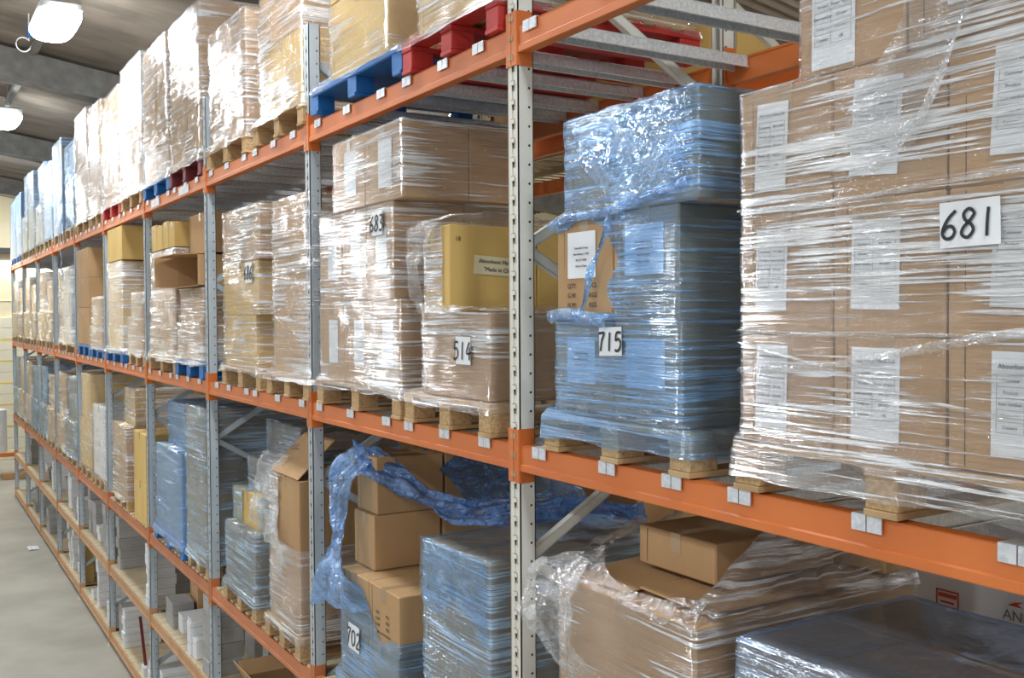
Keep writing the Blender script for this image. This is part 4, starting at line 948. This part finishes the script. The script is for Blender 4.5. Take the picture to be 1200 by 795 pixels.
# ------------------------------------------------------------------ the building
def struct(name, mb, mat, smooth_=False):
    mb.sm = smooth_; o = link(name, mb.mesh(name, mat)); o['kind'] = 'structure'; return o
XL, XRR, YB, YF = -9.0, 9.0, -8.0, 31.0
struct('floor', MB().box(XL, XRR, YB, YF, -.15, 0), 'floor')
zr = lambda x: 7.50 - .155 * (x + .9)
mb = MB(); rows = [[], []]
n = int((YF - YB) / .0365)
for i in range(n + 1):
    y = YB + i * (YF - YB) / n; dz = .03 * math.cos(i * PI / 2)
    for r_, x in zip(rows, (XL, XRR)): r_.append((x, y, zr(x) + .02 + dz))
mb.grid(rows); mb.grid([[(x, y, z + .006) for x, y, z in r_] for r_ in rows[::-1]])
struct('ceiling', mb, 'roof')
n_ = 0
for y in (-4.2, 2.0, 8.2, 14.4, 20.6, 26.8):
    n_ += 1
    mb = MB(); R = [(XL, zr(XL) - .06), (XRR, zr(XRR) - .06), (XRR, zr(XRR) - .42), (XL, zr(XL) - .42)]
    mb.prism([(x, z) for x, z in R], 'y', y, y + .28)
    mb.prism([(XL, zr(XL) - .42), (XRR, zr(XRR) - .42), (XRR, zr(XRR) - .45), (XL, zr(XL) - .45)], 'y', y - .04, y + .32)
    struct(f'trim_{n_}', mb, 'conc')
for x in (-3.4, -2.0, -.55, .75, 2.1, 3.5):
    n_ += 1; z = zr(x); struct(f'trim_{n_}', MB().box(x - .04, x + .04, YB, YF, z - .09, z - .003), 'conc')
# end wall with a big sectional door
mb = MB().box(XL, XRR, YF, YF + .2, 0, 9.2)
for z in (4.4, 5.72, 6.6):
    mb.box(XL, XRR, YF - .02, YF, z, z + .02)
struct('wall_far', mb, 'wall')
r = link('door_1', None); r['kind'] = 'structure'; r.location = (-3.4, YF - .06, 0)
for i in range(13):
    z = i * .305; d = part('door_panel', MB().cbox(0, 5.6, 0, .05, z + .003, z + .300, .006), 'door', r)
for z in (.94, 1.54, 2.13, 2.75, 3.32): part('yellow_line', MB().box(0, 5.6, -.003, .001, z - .018, z + .018), 'yellow', r)
struct('wall_right', MB().box(XRR - .1, XRR, YB, YF, 0, 6.0), 'wall')
mb = MB().box(-6, 6, YF - .35, YF - .02, 5.72, 5.86)
tag(link('wall_duct', mb.mesh('wall_duct', 'dark')), 'dark steel channel running across the far wall', 'channel')
r = root('wall_lamp', (-1.6, YF - .12, 5.44), 'lit tube lamp on the far wall below the steel channel', 'lamp')
part('casing', MB().cbox(0, 3.4, 0, .1, .06, .12, .005), 'lamp_case', r); part('tube', MB().tube([(.03, .05, .03), (3.37, .05, .03)], .03, 10), 'lamp_warm', r)
# high-bay lamps over the aisle
def lamp(x, y, label):
    z = min(7.02, zr(x) - .38); r = root('ceiling_lamp', (x, y, z), label, 'lamp', 'lamps over the aisle')
    part('casing', MB().cbox(-.20, .20, -.55, .55, .0, .09, .02), 'lamp_case', r)
    rows = []
    for a in range(9):
        t = a / 8 * PI / 2; k = math.cos(t); ring_ = []
        for b in range(32):
            g_ = 2 * PI * b / 32; cx_, sy_ = math.cos(g_), math.sin(g_)
            ring_.append((.22 * math.copysign(abs(cx_) ** .6, cx_) * k, .58 * math.copysign(abs(sy_) ** .5, sy_) * (k ** .6 if k > 0 else 0), -.12 * math.sin(t)))
        rows.append(ring_)
    m = MB(); m.sm = True; m.grid(rows, 0, True); part('diffuser', m, 'lamp', r)
    for yy in (-.5, .5): part('hanger', MB().tube([(0, yy, .13), (0, yy, zr(x) - z - .02)], .006, 6), 'bolt', r)
    return r
for i, (y, lb) in enumerate(((11.45, 'bright aisle lamp, the nearer of the two in the picture'), (17.35, 'bright aisle lamp at the left picture edge, farther one'), (23.25, 'aisle lamp out near the far wall'), (5.6, 'aisle lamp overhead, outside the picture top'), (-.2, 'aisle lamp above the camera side'), (-5.9, 'aisle lamp behind the viewpoint'))):
    lamp(-.65, y, lb)
for i in range(5):   # unseen row added to light the load fronts and the film
    lamp(-4.9, [-3.5, 1.5, 6.5, 11.5, 17.0][i], f'added fill lamp out of view at left, {ORD[i]} from viewpoint').__setitem__('group', 'added fill lamps out of view at left')
for i in range(4):   # the next aisle, behind the rear row
    lamp(3.6, [-1.5, 4.5, 10.5, 16.5][i], f'lamp over the next aisle, {ORD[i]} from right').__setitem__('group', 'lamps over the next aisle')
for i in range(3): lamp(-4.6 + i * 3.2, 29.2, f'added fill lamp over the far cross aisle, {ORD[i]} from left').__setitem__('group', 'added fill lamps over the far cross aisle')  # extra lamps added to brighten the far wall
# looped cable hanging from the nearer lamp
r = root('hanging_cable', (-.78, 12.6, 7.2), 'white cable loop with blue tie hanging near ceiling lamp', 'cable')
pts = [(0, 0, .2), (0.0, .02, .0)] + [(-.06 + .075 * math.cos(a), 0, -.16 + .08 * math.sin(a)) for a in [x * PI / 8 + .7 for x in range(15)]]
part('cable', MB().tube(pts, .007, 8), 'white', r)
part('tie', MB().tube([(-.01, 0, .04), (.0, .0, -.08)], .016, 8), 'bluep', r)
# far end of the aisle: rolls of film, table rack, cartons on the floor
for i in range(2):
    r = root('film_roll', (-.15 + i * -.62, 28.0, .60), f'tall white roll of film on orange trestle, {["right", "left"][i]} one at far end', 'roll', 'white film rolls at the far end')
    part('roll', MB().tube([(0, 0, 0), (0, 0, 1.05)], .29, 24), 'white', r); part('core', MB().tube([(0, 0, 1.05), (0, 0, 1.07)], .05, 12), 'card', r)
r = root('trestle_rack', (-1.2, 27.6, 0), 'low orange trestle rack carrying white rolls at far end', 'rack')
part('beam_rail', MB().cbox(0, 1.65, 0, .06, .50, .595, .004), 'orange', r); part('beam_rail', MB().cbox(0, 1.65, .74, .80, .50, .595, .004), 'orange', r)
part('board', MB().cbox(.02, 1.62, .06, .74, .58, .598, .003), 'deckwood', r)
for x in (.0, 1.58):
    for y in (0, .74): part('leg', MB().box(x, x + .06, y, y + .06, 0, .5), 'post_far', r)
carton(.30, .62, 27.0, 27.35, 0, .24, 'card', 'brown carton on floor at far end of aisle', None)
carton(.32, .6, 27.02, 27.32, .245, .40, 'white', 'small white carton on brown one at far end', None)
carton(-.9, -.1, 27.2, 27.5, 0, .16, 'white', 'white bundle on floor under the trestle', None)
carton(-.05, .22, 27.1, 27.4, 0, .16, 'card_y' if 0 else 'card', 'low brown carton on floor beside white bundle', None)
mb = MB(); sd = 5
rows = [[(.16 * (i / 6 - .5) + .03 * noise.noise(Vector((i, j, sd))), .3 * (j / 6 - .5), .012 + .03 * abs(noise.noise(Vector((i * .7, j * .7, sd + 3))))) for i in range(7)] for j in range(7)]
mb.grid(rows); tag(link('paper_scrap', mb.mesh('paper_scrap', 'paper'), None, (-.22, 18.8, 0)), 'crumpled white scrap lying on the aisle floor', 'scrap')

# ------------------------------------------------------------------ light and camera
w = bpy.data.worlds.new('world'); bpy.context.scene.world = w; w.use_nodes = True
w.node_tree.nodes['Background'].inputs[0].default_value = (.93, .96, 1.0, 1); w.node_tree.nodes['Background'].inputs[1].default_value = .50
cam = bpy.data.cameras.new('camera'); co = bpy.data.objects.new('camera', cam); C.objects.link(co)
cam.sensor_width = 36; cam.lens = 35.19; cam.clip_start = .05; cam.clip_end = 200
r_ = Vector((.85370, -.52073, -.00611)); u_ = Vector((.01807, .01788, .99968)); f_ = Vector((.52046, .85353, -.02468))
mt = Matrix((r_, u_, -f_)).transposed().to_4x4(); mt.translation = (-2.074, 0, 3.955); co.matrix_world = mt
sc = bpy.context.scene; sc.camera = co
sc.view_settings.view_transform = 'Standard'; sc.view_settings.look = 'None'; sc.view_settings.gamma = 1; sc.view_settings.use_curve_mapping = False
sc.view_settings.exposure = 0.52
sc.cycles.transparent_max_bounces = 24; sc.cycles.max_bounces = 8
